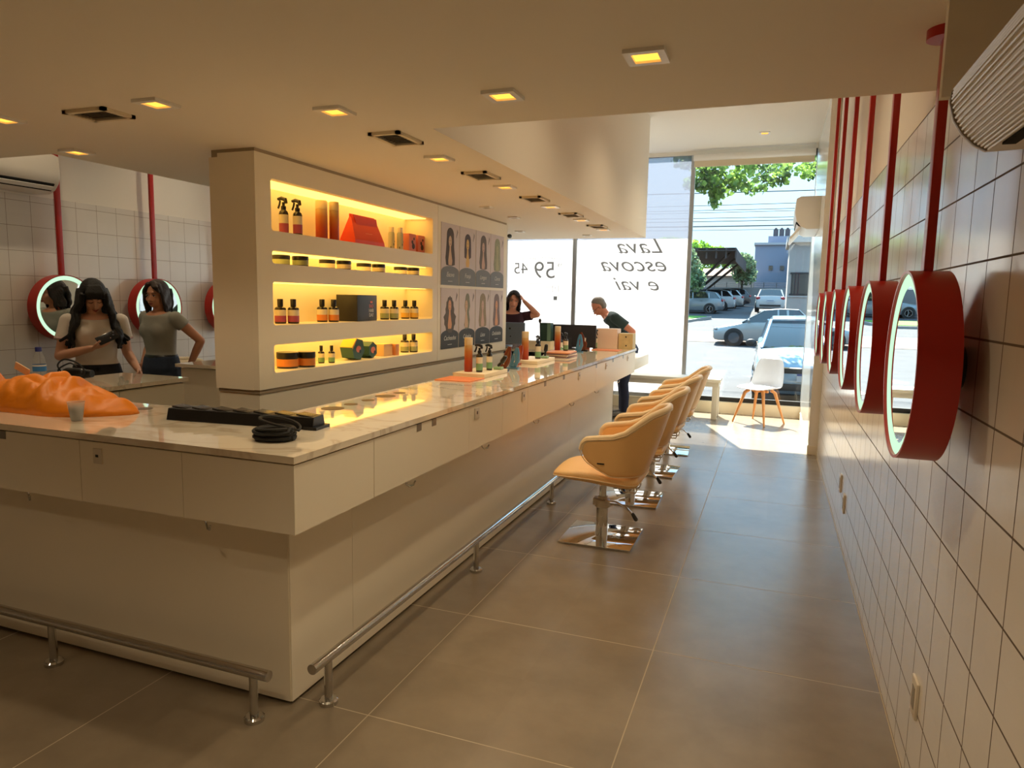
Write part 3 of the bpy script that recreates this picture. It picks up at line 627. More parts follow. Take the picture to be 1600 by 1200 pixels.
# ================================================================ CHAIRS
def sup(t, n=3.0):
    c, s = cos(t), sin(t); return (abs(c)**(2/n))*(1 if c >= 0 else -1), (abs(s)**(2/n))*(1 if s >= 0 else -1)
def salon_chair(loc, label, group, lea, lea2, rz=0.0):
    t = thing('salon_chair', loc, label, 'chair', group, rz)
    b = MB(); b.box(-0.235, 0.235, -0.235, 0.235, 0.002, 0.012, bev=0.002); b.build('base_plate', CHROME, t)
    b = MB(); b.cyl((0, 0, 0.012), (0, 0, 0.235), 0.04, n=28); b.cyl((0, 0, 0.25), (0, 0, 0.41), 0.024, n=20); b.build('column', CHROME, t)
    b = MB(); b.cyl((0, 0, 0.205), (0, 0, 0.255), 0.049, n=24); b.box(-0.06, 0.0, -0.035, 0.035, 0.215, 0.262, bev=0.008); b.cyl((0, 0, 0.255), (0, 0, 0.275), 0.032, n=20); b.build('collar', SOCK, t)
    b = MB(); b.tube([(0.03, -0.03, 0.255), (0.10, -0.06, 0.262), (0.17, -0.09, 0.245), (0.225, -0.11, 0.205)], [0.009, 0.009, 0.010, 0.010], 10, flat=0.6); b.build('pump_lever', CHROME, t)
    b = MB(); b.caps((0.222, -0.109, 0.208), (0.243, -0.118, 0.182), 0.012, 0.014); b.build('lever_grip', mat('dark_grip', (60,56,52), 0.3, 0.5), t)
    b = MB(); b.tube([(0.20, -0.07, 0.44), (0.235, -0.07, 0.36), (0.225, -0.068, 0.335), (0.15, -0.06, 0.33), (0.12, -0.055, 0.36), (0.11, -0.05, 0.41)], 0.006, 8); b.tube([(0.20, 0.07, 0.44), (0.235, 0.07, 0.36), (0.225, 0.068, 0.335), (0.15, 0.06, 0.33), (0.12, 0.055, 0.36), (0.11, 0.05, 0.41)], 0.006, 8)
    b.box(-0.1, 0.14, -0.09, 0.09, 0.395, 0.41); b.build('seat_bracket', CHROME, t)
    # seat
    b = MB(); rings = []
    prof = [(-0.285, 0.447, 0.012, 0.19), (-0.275, 0.449, 0.022, 0.222), (-0.235, 0.450, 0.038, 0.24), (-0.15, 0.452, 0.050, 0.248), (-0.03, 0.45, 0.057, 0.25), (0.10, 0.44, 0.060, 0.25), (0.20, 0.43, 0.056, 0.24), (0.245, 0.43, 0.04, 0.22), (0.262, 0.43, 0.02, 0.19)]
    for x, zc, h, wd in prof:
        rings.append([b.bm.verts.new((x, wd*sup(2*pi*i/28, 3.2)[0], zc+h*sup(2*pi*i/28, 2.6)[1]+0.006*(1-abs(sup(2*pi*i/28)[0])))) for i in range(28)])
    b.skin(rings); b.build('seat', lea, t, smooth=60)
    b = MB(); b.tube([(x, 0.252*wd/0.25, zc-0.008) for x, zc, h, wd in prof]+[(x, -0.252*wd/0.25, zc-0.008) for x, zc, h, wd in prof[::-1]], 0.0035, 6, closed=True); b.build('seat_piping', lea2, t)
    # wrap-around shell: arms sweep up into the back
    def plan(u, top):
        a = abs(u)                                   # u -1..1, 0 = back centre
        hw, xb, xf = (0.285, 0.41, -0.115) if top else (0.262, 0.262, -0.06)
        s = 1 if u >= 0 else -1
        if a < 0.42:
            q = a/0.42*pi/2; y = hw*(sin(q)**0.8 if q > 0 else 0); R = 0.17 if not top else 0.26; x = xb-R*(1-cos(q)); return x, s*y
        R = 0.17 if not top else 0.26
        q = (a-0.42)/0.58; return (xb-R)*(1-q)+xf*q, s*hw*(1-0.04*q)
    def zt(u):
        a = abs(u)
        pts = [(0, 0.888), (0.12, 0.884), (0.21, 0.858), (0.29, 0.80), (0.35, 0.752), (0.43, 0.724), (0.75, 0.706), (0.88, 0.698), (0.95, 0.678), (0.985, 0.655), (1, 0.63)]
        for (p, q), (r, s2) in zip(pts, pts[1:]):
            if a <= r: return q+(s2-q)*(a-p)/(r-p)
        return pts[-1][1]
    def zb(u):
        a = abs(u)
        pts = [(0, 0.46), (0.42, 0.475), (0.7, 0.515), (0.88, 0.55), (0.95, 0.575), (0.985, 0.6), (1, 0.625)]
        for (p, q), (r, s2) in zip(pts, pts[1:]):
            if a <= r: return q+(s2-q)*(a-p)/(r-p)
        return pts[-1][1]
    NU, NV = 44, 7; us = [-1+2*i/NU for i in range(NU+1)]; us = [(-1 if u < 0 else 1)*(abs(u)**0.8) for u in us]
    def P(u, v, off=0):
        x0, y0 = plan(u, False); x1, y1 = plan(u, True); z0, z1 = zb(u), zt(u); z = z0+(z1-z0)*v
        k = max(0, min(1, (z-0.46)/0.44)); k = k**0.9
        x, y = x0+(x1-x0)*k, y0+(y1-y0)*k; cx = 0.05
        d = Vector((x-cx, y, 0)); d = d.normalized() if d.length else d
        return Vector((x, y, z))+d*off
    b = MB(); g = [[b.bm.verts.new(P(u, j/NV)) for j in range(NV+1)] for u in us]
    for i in range(NU):
        for j in range(NV): b._f([g[i][j], g[i+1][j], g[i+1][j+1], g[i][j+1]])
    b.build('backrest_shell', lea, t, smooth=180, solid=0.036, sub=1)
    b = MB(); b.tube([P(u, 1) for u in us], [0.0215]*len(us), 12); b.build('rolled_edge', lea2, t, smooth=60)  # tan chairs: light along the top edge is painted in as paler leather
    rim = [P(u, 0.985, 0.021) for u in us]+[P(u, 0.02, 0.021) for u in us[::-1]]
    b = MB(); b.tube(rim, 0.0032, 6, closed=True); b.build('shell_piping', lea2, t, smooth=60)
    b = MB(); M = Matrix.Rotation(-0.33, 4, 'Y'); b.ell((0.235, 0, 0.62), 0.055, 0.185, 0.15, n=20, M=None); b.build('lumbar_pad', lea, t, smooth=60)
    b = MB(); b.box(0.02, 0.065, -0.288, -0.283, 0.553, 0.56); b.build('maker_tag', BLACKP, t)
    return t
cl = ['nearest tan salon chair on a square chrome base beside the counter', 'second nearest tan salon chair in the row along the counter', 'third tan salon chair in the row along the counter', 'farthest tan salon chair of the row, nearest the shop window']
c0 = salon_chair((-0.99, 4.42, 0), cl[0], 'tan salon chairs in a row along the counter', LEATHER, LEATHER2)
for i, (y, r) in enumerate([(5.40, 0.02), (6.40, -0.03), (7.37, 0.06)]): again(c0, (-0.99, y, 0), cl[i+1], rz=r)
cc = salon_chair((-4.62, 2.95, 0), 'cream salon chair behind the left end of the counter, only its back showing', 'cream salon chairs in the left aisle', CREAML, CREAML, rz=pi)
again(cc, (-5.25, 5.35, 0), 'cream salon chair behind the marble-topped cabinet, a curved edge showing', rz=pi-0.2)

# white shell chair with beech legs
def shell_chair(loc, rz):
    t = thing('shell_chair', loc, 'white moulded chair on splayed beech legs by the shop window', 'chair', rz=rz)
    pr = [(-0.235, 0.455, 0.19), (-0.215, 0.462, 0.215), (-0.12, 0.455, 0.235), (0.02, 0.448, 0.24), (0.12, 0.455, 0.24), (0.175, 0.49, 0.238), (0.205, 0.56, 0.232), (0.225, 0.64, 0.222), (0.245, 0.74, 0.205), (0.262, 0.815, 0.18), (0.266, 0.835, 0.15)]
    b = MB(); g = []
    for k, (y, z, hw) in enumerate(pr):
        row = []
        for i in range(13):
            s = -1+2*i/12; lift = abs(s)**3
            a = max(0, min(1, (k-3)/3)); row.append(b.bm.verts.new((hw*s, y-a*0.055*lift, z+(1-a)*0.035*lift*(0.3 if k < 2 else 1))))
        g.append(row)
    for i in range(len(g)-1):
        for j in range(12): b._f([g[i][j], g[i+1][j], g[i+1][j+1], g[i][j+1]])
    b.build('shell', mat('white_moulded_shell', (206,210,218), 0.3), t, smooth=180, solid=0.012, sub=1)
    b = MB(); b.ell((0, -0.03, 0.468), 0.205, 0.19, 0.022, n=24); b.build('cushion', mat('white_cushion', (240,240,240), 0.5), t)
    for sx, sy in [(-1, -1), (1, -1), (-1, 1), (1, 1)]:
        b = MB(); b.tube([(sx*0.10, sy*0.09, 0.435), (sx*0.135, sy*0.13, 0.40), (sx*0.235, sy*0.225, 0.002)], [0.024, 0.022, 0.011], 10); b.build('leg', BEECH, t)
    b = MB(); b.box(-0.12, 0.12, -0.014, 0.014, 0.405, 0.437, bev=0.004); b.box(-0.014, 0.014, -0.12, 0.12, 0.405, 0.437, bev=0.004); b.build('cross_brace', BEECH, t)
shell_chair((-0.12, 9.63, 0), -0.57)
# bench
t = thing('bench', (-1.4, 9.8, 0), 'long white bench standing below the frosted shop window', 'bench')
BW = mat('bench_white_lacquer', (232,228,214), 0.4, vary=(0.01, 3))
b = MB(); b.box(-2.3, -0.62, 9.58, 10.02, 0.50, 0.545, bev=0.004); b.build('top', BW, t, world=True)
b = MB(); b.box(-2.28, -0.64, 9.60, 10.0, 0.44, 0.50); b.build('apron', BW, t, world=True)
for x in (-2.25, -0.72):
    for y in (9.6, 9.93):
        b = MB(); b.box(x, x+0.07, y, y+0.07, 0.002, 0.445, bev=0.002); b.build('leg', BW, t, world=True)

# ================================================================ PRODUCTS
BOTT = mat('dark_bottle', (24,18,16), 0.12, spec=0.7)
LCRM = mat('label_cream', (218,208,186), 0.5)
def lab(n, c): return mat('label_'+n, c, 0.5)
PINK, GREEN, ORANGE, YELLOW, TERRA, SAGE = lab('plum_pink', (170,76,104)), lab('green', (120,164,122)), lab('orange', (214,132,58)), lab('yellow', (220,174,76)), lab('coral', (206,104,72)), lab('sage', (150,160,124))
GRAD = gradient_mat('can_orange_gradient', [(0, (150,40,14)), (0.3, (176,68,26)), (0.6, (190,120,58)), (0.72, (196,158,104)), (1, (204,176,132))], 0, 0.24)
def band(b, r, z0, z1, n=24): b.lathe([(r, z0), (r, z1)], n=n, cap=False); return b
def bottle(loc, label, cat='bottle', h=0.14, r=0.031, lm=PINK, group=None, spray=False, rz=0.0):
    t = thing('spray_bottle' if spray else 'shampoo_bottle', loc, label, cat, group, rz)
    bh = h*(0.66 if spray else 0.70)
    b = MB(); b.lathe([(r*0.92, 0), (r, 0.004), (r, bh*0.84), (r*0.9, bh*0.92), (r*0.45, bh), (r*0.42, bh+0.004)], n=24); b.build('body', BOTT, t)
    b = MB(); band(b, r+0.0006, bh*0.46, bh*0.80); b.build('label_top', LCRM, t)
    b = MB(); band(b, r+0.0006, bh*0.10, bh*0.46); b.build('label_bottom', lm, t)
    if spray:
        b = MB(); z = bh; k = h/0.21
        b.lathe([(0.014*k, z), (0.014*k, z+0.018*k), (0.008*k, z+0.022*k), (0.008*k, z+0.04*k)], n=16)
        b.tube([(0.018*k, 0, z+0.034*k), (0.012*k, 0, z+0.054*k), (-0.012*k, 0, z+0.062*k), (-0.036*k, 0, z+0.058*k)], [0.009*k, 0.012*k, 0.011*k, 0.008*k], 10)
        b.build('spray_head', BLACKP, t)
        b = MB(); b.tube([(-0.022*k, 0, z+0.05*k), (-0.026*k, 0, z+0.03*k), (-0.036*k, 0, z+0.008*k)], [0.004*k]*3, 8, flat=1.6); b.build('trigger', BLACKP, t)
    else:
        b = MB(); b.lathe([(r*0.50, bh), (r*0.52, h-0.002), (r*0.48, h)], n=20); b.build('cap', BLACKP, t)
    return t
def can(loc, label, h=0.24, r=0.0275, m=None, group=None):
    t = thing('hairspray_can', loc, label, 'spray can', group)
    b = MB(); b.lathe([(r*0.95, 0), (r, 0.004), (r, h*0.78)], n=28); b.build('body', m or GRAD, t)
    b = MB(); b.lathe([(r, h*0.785), (r, h-0.004), (r*0.93, h)], n=28); b.build('cap', mat('can_cap_beige', (206,184,148), 0.4), t)
    return t
def jar(loc, label, h=0.055, r=0.055, lm=LCRM, group=None):
    t = thing('cosmetic_jar', loc, label, 'jar', group)
    b = MB(); b.lathe([(r*0.94, 0), (r*0.97, 0.003), (r*0.97, h*0.62)], n=32); b.build('body', BOTT, t)
    b = MB(); b.lathe([(r*0.975, h*0.12), (r*0.975, h*0.58)], n=32, cap=False); b.build('label', lm, t)
    b = MB(); b.lathe([(r, h*0.64), (r, h-0.002), (r*0.97, h)], n=32); b.build('lid', BLACKP, t)
    return t
def boxy(name, loc, label, cat, sx, sy, sz, m, group=None, rz=0, bev=0.002):
    t = thing(name, loc, label, cat, group, rz); b = MB(); b.box(-sx/2, sx/2, -sy/2, sy/2, 0, sz, bev=bev); b.build('carton', m, t); return t
G1 = 'products on the top niche shelf'
S1, S2, S3, S4 = 1.8885, 1.7175, 1.3885, 1.1315
bottle((-2.64, 3.335, S1), 'plum-labelled spray bottle on the top niche shelf, the left one', h=0.215, r=0.026, lm=PINK, group='plum spray bottles on the top niche', spray=True)
bottle((-2.595, 3.40, S1), 'plum-labelled spray bottle on the top niche shelf, the right one', h=0.21, r=0.026, lm=PINK, group='plum spray bottles on the top niche', spray=True)
can((-2.64, 3.69, S1), 'tall orange gradient can on the top niche shelf, the left one', r=0.036, group='tall cans on the top niche'); can((-2.60, 3.765, S1), 'tall orange gradient can on the top niche shelf, the right one', r=0.03, group='tall cans on the top niche')
# red gift bag
t = thing('gift_bag', (-2.62, 4.12, S1), 'red folded gift bag on the top niche shelf', 'gift bag')
b = MB(); RB = mat('red_gift_paper', (222,66,36), 0.45)
ring = lambda z, d, w, y0=0: [b.bm.verts.new(p) for p in [(-d, -w+y0, z), (d, -w+y0, z), (d, w+y0, z), (-d, w+y0, z)]]
b.skin([ring(0, 0.06, 0.185), ring(0.03, 0.058, 0.18), ring(0.175, 0.008, 0.15, 0.0), ring(0.195, 0.004, 0.145, -0.01)]); b.build('paper_body', RB, t, smooth=None)
b = MB(); b._f([b.bm.verts.new(p) for p in [(0.062, -0.145, 0.19), (0.062, 0.14, 0.185), (0.066, 0.155, 0.12), (0.07, 0.05, 0.095), (0.068, -0.1, 0.115)]])
M = Matrix.Rotation(0.0, 4, 'Y'); o = b.build('folded_flap', mat('red_gift_paper_fold', (204,54,30), 0.45), t, smooth=None, solid=0.003); o.location = (-0.045, 0, 0.002)
b = MB(); b.box(0.040, 0.042, -0.03, 0.05, 0.075, 0.079); o = b.build('printed_line', mat('pink_print', (240,150,120), 0.6), t)
WC = lab('pale_blue_grey', (176,178,164)); PB = lab('dusty_pink', (206,116,100))
for i, (x, y) in enumerate([(-2.64, 4.53), (-2.60, 4.585)]):
    t = thing('slim_spray_can', (x, y, S1), ['slim pale floral can on the top niche shelf, left of its twin', 'slim pale floral can on the top niche shelf, beside the pink cartons'][i], 'spray can', 'slim floral cans on the top niche')
    b = MB(); b.lathe([(0.022, 0), (0.023, 0.003), (0.023, 0.12), (0.02, 0.13)], n=20); b.build('body', WC, t)
    b = MB(); b.lathe([(0.019, 0.131), (0.019, 0.165), (0.016, 0.168)], n=20); b.build('cap', LCRM, t)
    b = MB()
    for q in range(5): b.ell((0.0225*cos(q-1.2), 0.0225*sin(q-1.2), 0.02+0.022*q), 0.004, 0.004, 0.009, n=8)
    b.build('flower_print', mat('slate_blue_print', (86,96,108), 0.6), t)
for i, y in enumerate([4.74, 4.88]):
    t = boxy('cosmetic_carton', (-2.62, y, S1), ['dusty pink carton with dark flower print on the top niche, left one', 'dusty pink carton with dark flower print on the top niche, right one'][i], 'box', 0.08, 0.105, 0.135, PB, 'pink cartons on the top niche')
    b = MB()
    for q, (yy, zz, rr) in enumerate([(0.01, 0.045, 0.022), (-0.005, 0.075, 0.014), (0.02, 0.1, 0.01)]): b.lathe([(rr, 0.0401), (rr, 0.0412)], c=(0, yy, zz), ax='x', n=12)
    b.build('flower_print', mat('charcoal_print', (48,34,38), 0.6), t)
names = ['first', 'second', 'third', 'last']
for i, (y, m, nm) in enumerate([(3.31, SAGE, 'sage-labelled'), (3.75, LCRM, 'cream-labelled'), (4.17, LCRM, 'cream-labelled'), (4.67, LCRM, 'cream-labelled')]):
    jar((-2.645, y, S2), f'left jar of the {names[i]} pair on the narrow second niche', r=0.05, h=0.058, lm=m, group='black-lidded jars on the narrow niche')
    jar((-2.60, y+0.115, S2), f'right jar of the {names[i]} pair on the narrow second niche', r=0.047, h=0.058, lm=m, group='black-lidded jars on the narrow niche')
def pair(y0, z, lm, desc, h=0.14, dy=0.058, r=0.032, grp='black-capped bottles in the niches'):
    bottle((-2.645, y0, z), f'{desc}, the left of two', h=h, r=r, lm=lm, group=grp); bottle((-2.60, y0+dy, z), f'{desc}, the right of two', h=h, r=r, lm=lm, group=grp)
pair(3.295, S3, PINK, 'plum-labelled bottle at the left of the third niche')
pair(3.69, S3, ORANGE, 'orange-labelled bottle left of the black carton')
pair(4.44, S3, SAGE, 'sage-labelled bottle right of the black carton')
pair(4.745, S3, YELLOW, 'yellow-labelled bottle at the right of the third niche')
t = boxy('black_carton', (-2.63, 4.06, S3), 'black carton lettered BAD HAIR DAY on the third niche', 'box', 0.15, 0.30, 0.172, mat('black_card', (38,38,40), 0.5), rz=0.12)
RI = mat('coral_ink', (226,116,96), 0.6); WI = mat('white_ink', (226,224,218), 0.6)
for s_, z_, m_ in [('BAD', 0.098, RI), ('HAIR', 0.068, WI), ('DAY', 0.038, WI)]: text(s_, 'lettering', 0.034, m_, t, (0.0752, 0.06, z_), (pi/2, 0, pi/2), ex=0.0004)
b = MB(); b.lathe([(0.008, 0.0752), (0.008, 0.0756)], c=(0, 0.052, 0.125), ax='x', n=16); b.lathe([(0.008, 0.0752), (0.008, 0.0756)], c=(0, 0.071, 0.125), ax='x', n=16); b.build('bow_print', RI, t)
jar((-2.63, 3.33, S4), 'large orange-labelled jar at the left end of the lowest niche, the left of two', r=0.062, h=0.092, lm=ORANGE, group='orange jars in the lowest niche')
jar((-2.58, 3.44, S4), 'large orange-labelled jar in the lowest niche, the right of two', r=0.052, h=0.09, lm=ORANGE, group='orange jars in the lowest niche')
pair(3.675, S4, GREEN, 'small green-labelled bottle in the lowest niche', h=0.11, dy=0.045, r=0.02)
TEAL = mat('teal_card', (52,92,88), 0.5); YC = mat('yellow_card', (236,186,64), 0.5); SAL = mat('salmon_print', (222,128,110), 0.6)
def hexbox(y, tilt, label, r=0.07):
    t = thing('hexagonal_carton', (-2.62, y, S4), label, 'box', 'hexagonal teal cartons in the lowest niche')
    b = MB(); P = [(r*cos(pi/6+k*pi/3+tilt), r+r*sin(pi/6+k*pi/3+tilt)) for k in range(6)]; mz = min(q[1] for q in P); P = [(a, c-mz) for a, c in P]
    b.prism(P, 'x', -0.045, 0.05); b.build('carton', TEAL if not tilt else TEAL, t, smooth=None)
    cy, cz = sum(p[0] for p in P)/6, sum(p[1] for p in P)/6
    b = MB(); b.lathe([(0.028, 0.0502), (0.028, 0.0515)], c=(0, cy, cz), ax='x', n=16, sx=1.0, sy=0.8); b.build('printed_spot', SAL, t)
    b = MB(); b.lathe([(0.012, 0.0516), (0.012, 0.052)], c=(0, cy+0.018, cz-0.016), ax='x', n=12); b.build('printed_dot', BLACKP, t)
    return t, P
t, P = hexbox(3.98, 0.32, 'teal and yellow hexagonal carton tilted on edge in the lowest niche', 0.076)
b = MB(); b.prism([(P[1][0], P[1][1]+0.001), (P[2][0]-0.001, P[2][1]+0.001), (P[2][0]+0.006, P[2][1]-0.012), (P[1][0], P[1][1]-0.014)], 'x', -0.046, 0.0508); b.build('yellow_edge', YC, t, smooth=None)
hexbox(4.16, 0.0, 'smaller teal hexagonal carton lying beside the tilted one', 0.056)
boxy('cosmetic_carton', (-2.63, 4.38, S4), 'cream carton in the lowest niche, left of its neighbour', 'box', 0.1, 0.12, 0.085, lab('peach', (226,186,132)), 'peach cartons in the lowest niche')
boxy('cosmetic_carton', (-2.60, 4.475, S4), 'narrow cream and orange carton in the lowest niche', 'box', 0.08, 0.05, 0.08, lab('apricot', (222,150,96)), 'peach cartons in the lowest niche')
pair(4.735, S4, SAGE, 'green-grey labelled bottle at the right of the lowest niche')

# ================================================================ THINGS ON THE WORKTOP
T = 1.0105
TRAY = mat('cream_tray', (226,212,184), 0.45); TERR = mat('terracotta_card', (214,128,84), 0.5); BROWN = mat('brown_glossy_plastic', (98,44,24), 0.2); BLUEP = mat('blue_glossy_plastic', (70,118,150), 0.2)
def tray(x, y, sx, sy, label):
    t = thing('tray', (x, y, T), label, 'tray', 'cream trays along the worktop'); b = MB(); b.box(-sx/2, sx/2, -sy/2, sy/2, 0, 0.028, bev=0.003); b.build('base', TRAY, t); return t
tray(-1.95, 4.60, 0.24, 0.44, 'nearest cream tray, holding the first orange can and green spray bottles')
boxy('menu_card', (-1.95, 4.24, T), 'orange-edged flat card lying before the nearest tray', 'card', 0.26, 0.24, 0.006, TERR, bev=0.001)
TT = T+0.0285
can((-2.0, 4.49, TT), 'orange gradient can nearest the camera on the worktop', r=0.029, group='orange cans on the worktop')
bottle((-1.92, 4.50, TT), 'green-labelled spray bottle beside the nearest orange can', h=0.20, r=0.023, lm=GREEN, spray=True, rz=0.5, group='green spray bottles on the worktop')
bottle((-1.91, 4.66, TT), 'green spray bottle just behind the nearest one on the tray', h=0.19, r=0.021, lm=GREEN, spray=True, rz=0.9, group='green spray bottles on the worktop')
def brush(x, y, label, m, h=0.16, rz=0, lean=0.1, z=None):
    t = thing('hair_brush', (x, y, T if z is None else z), label, 'hair brush', 'brushes on the worktop', rz)
    b = MB(); b.box(-0.03, 0.03, -0.03, 0.03, 0, 0.02, bev=0.006); b.build('stand', mat('stand_green', (150,180,140), 0.4), t)
    b = MB(); b.caps((0, 0, 0.03), (lean*0.3, 0, h*0.55), 0.010, 0.009); b.build('handle', m, t)
    b = MB(); b.caps((lean*0.3, 0, h*0.55), (lean*0.5, 0, h-0.02), 0.018, 0.016); b.build('bristle_head', m, t)
    return t
brush(-1.87, 4.74, 'small black brush standing behind the green spray bottles', BLACKP, h=0.11, z=TT)
def iron(x, y, label, m, h=0.18, rz=0, lean=0.03, grp='hair irons on the worktop'):
    t = thing('hair_straightener', (x, y, T), label, 'hair iron', grp, rz)
    b = MB(); b.box(-0.06, 0.035, -0.03, 0.03, 0, 0.012, bev=0.004); b.build('stand', BLACKP if m is BROWN else m, t)
    for s in (-1, 1):
        b = MB(); b.tube([(-0.02+s*0.012, 0, 0.012), (s*0.016+lean*0.3, 0, h*0.4), (s*0.011+lean*0.7, 0, h*0.75), (s*0.004+lean, 0, h)], [0.014, 0.016, 0.012, 0.006], 10, flat=1.3); b.build('arm', m, t)
    b = MB(); b.box(-0.004, 0.004, -0.0125, 0.0125, 0.05, h*0.72); b.build('plate', CHROME, t)
    return t
iron(-1.90, 4.93, 'glossy brown hair straightener standing just past the nearest tray', BROWN, h=0.185, lean=0.045)
iron(-1.885, 5.12, 'glossy blue hair tool standing behind the brown straightener', BLUEP, h=0.165, lean=0.02)
tray(-1.96, 5.80, 0.24, 0.5, 'second cream tray, under the second orange can')
iron(-2.0, 5.48, 'brown-red hair tool leaning before the second orange can', mat('rust_plastic', (150,58,30), 0.25), h=0.16, lean=0.04)
can((-1.99, 5.66, TT), 'second orange gradient can along the worktop', r=0.031, group='orange cans on the worktop')
bottle((-1.92, 5.80, TT), 'green spray bottle beside the second orange can', h=0.205, r=0.025, lm=GREEN, spray=True, rz=1.4, group='green spray bottles on the worktop')
brush(-1.88, 5.88, 'slim black brush right of the green bottle near the second can', BLACKP, h=0.13, z=TT, lean=0.02)
t = thing('microphone_stand', (-2.05, 6.25, T), 'thin black desk microphone standing before the green bag', 'microphone')
b = MB(); b.cyl((0, 0, 0), (0, 0, 0.014), 0.05, n=24); b.build('foot', BLACKP, t)
b = MB(); b.tube([(0, 0, 0.01), (0, 0, 0.2), (-0.005, 0, 0.33)], 0.005, 8); b.build('gooseneck', BLACKP, t)
b = MB(); b.ell((-0.006, 0, 0.345), 0.014, 0.014, 0.022); b.build('microphone_head', BLACKP, t)
mg = [mat('magazine_mauve', (156,116,112), 0.5), mat('magazine_cream', (232,216,196), 0.5), mat('magazine_plum', (120,84,88), 0.5), mat('magazine_orange', (208,140,96), 0.5)]
for i in range(4):
    boxy('magazine', (-1.93+0.006*i, 6.52-0.01*i, T+0.0125*i), ['bottom magazine of the stack under the third can', 'second magazine from the bottom of the stack', 'third magazine from the bottom of the stack', 'top magazine of the stack, the third orange can on it'][i], 'magazine', 0.24, 0.32, 0.012, mg[i], 'magazine stack on the worktop', rz=0.05*i-0.08, bev=0.001)
TM = T+0.0502
can((-1.99, 6.62, TM), 'third orange gradient can, standing on the magazines', h=0.235, r=0.03, group='orange cans on the worktop')
bottle((-1.90, 6.60, TM), 'green spray bottle on the magazines, in front of its twin', h=0.18, r=0.025, lm=GREEN, spray=True, rz=1.2, group='green spray bottles on the worktop')
bottle((-2.02, 6.82, T), 'green spray bottle behind the magazines', h=0.22, r=0.024, lm=GREEN, spray=True, rz=0.2, group='green spray bottles on the worktop')
iron(-1.89, 7.10, 'bright blue hair tool past the magazines', BLUEP, h=0.19, lean=0.0)
iron(-1.89, 7.32, 'brown curved hair iron before the farthest orange can', BROWN, h=0.2, lean=-0.05)
can((-1.97, 7.72, T), 'farthest orange gradient can, beside the blush box', h=0.24, r=0.032, group='orange cans on the worktop')
bottle((-1.90, 7.80, T), 'farthest green spray bottle, touching the blush box', h=0.22, r=0.026, lm=GREEN, spray=True, rz=2.6, group='green spray bottles on the worktop')
t = boxy('cardboard_box', (-1.79, 7.985, T), 'blush pink box near the far end of the worktop', 'box', 0.25, 0.2, 0.225, mat('blush_card', (226,198,180), 0.6))
t = boxy('wooden_box', (-1.575, 8.02, T), 'tan wooden box with dark hinges at the far end of the worktop', 'box', 0.165, 0.18, 0.175, mat('tan_wood', (206,184,136), 0.6, vary=(0.1, 20)))
b = MB(); b.box(-0.005, 0.01, -0.093, -0.0895, 0.13, 0.145); b.box(0.0, 0.014, -0.093, -0.0895, 0.03, 0.045); b.build('hinge', BLACKP, t)
boxy('menu_card', (-1.72, 7.62, T), 'orange-edged card lying before the blush box', 'card', 0.3, 0.22, 0.006, TERR, bev=0.001)
boxy('black_card', (-1.44, 8.9, 0.8855), 'dark flat card at the very end of the counter shelf', 'card', 0.1, 0.1, 0.01, BLACKP, bev=0.001) if False else None
t = boxy('paper_bag', (-2.34, 7.36, T+0.0905), 'dark green tall paper bag beside the black monitor', 'bag', 0.12, 0.1, 0.20, mat('bottle_green_paper', (34,66,56), 0.5))
b = MB(); b.box(0.02, 0.06, -0.0505, -0.05, 0.005, 0.195); b.build('pale_side_stripe', mat('pale_green_stripe', (112,146,128), 0.4), t)  # paler green stripe down one side of the bag
boxy('white_box', (-2.43, 7.36, T), 'low cream box under the dark green bag', 'box', 0.32, 0.14, 0.09, TRAY)
def monitor(x, y, w_, h_, m, label, z0=T+0.03, rz=0.0):
    t = thing('computer_monitor', (x, y, T), label, 'monitor', rz=rz)
    b = MB(); b.box(-w_/2, w_/2, -0.015, 0.015, z0-T, z0-T+h_, bev=0.004); b.build('housing', m, t)
    b = MB(); b.box(-w_/2+0.01, w_/2-0.01, 0.0151, 0.017, z0-T+0.012, z0-T+h_-0.01); b.build('screen', mat('screen_glass', (14,16,20), 0.1), t)
    b = MB(); b.box(-0.09, 0.09, -0.07, 0.09, 0, 0.01, bev=0.003); b.box(-0.02, 0.02, -0.03, -0.012, 0.008, z0-T+0.1); b.build('stand', m, t)
    return t
t = monitor(-2.95, 7.6, 0.54, 0.245, mat('blue_grey_aluminium', (112,124,142), 0.35, 0.3), 'blue-grey computer seen from behind, at the end of the poster wall')
b = MB(); b.lathe([(0.012, -0.0165), (0.012, -0.0155)], c=(0.09, 0, 0.205), ax='y', n=16); b.lathe([(0.008, -0.0165), (0.008, -0.0155)], c=(0.1, 0, 0.115), ax='y', n=16); b.build('emblem', BLACKP, t)
monitor(-2.13, 7.6, 0.58, 0.25, mat('charcoal_plastic', (34,34,44), 0.4), 'wide black monitor seen from behind, past the trays', z0=T+0.02)
# near end of the worktop: orange bag, cup, bottle, black tool rack, coiled cable
OB = bpy.data.materials.new('orange_plastic_film'); OB.use_nodes = True
n_ = OB.node_tree; pb = n_.nodes['Principled BSDF']; pb.inputs['Base Color'].default_value = C(226,128,8); pb.inputs['Roughness'].default_value = 0.5
nz_ = n_.nodes.new('ShaderNodeTexNoise'); nz_.inputs['Scale'].default_value = 5; nz_.inputs['Distortion'].default_value = 1.2; bp_ = n_.nodes.new('ShaderNodeBump'); bp_.inputs['Strength'].default_value = 0.45; bp_.inputs['Distance'].default_value = 0.04
tc_ = n_.nodes.new('ShaderNodeTexCoord'); n_.links.new(tc_.outputs['Object'], nz_.inputs['Vector']); n_.links.new(nz_.outputs[0], bp_.inputs['Height']); n_.links.new(bp_.outputs[0], pb.inputs['Normal'])
t = thing('plastic_bag', (-3.15, 2.27, T), 'crumpled orange plastic bag lying on the near end of the marble worktop', 'bag')
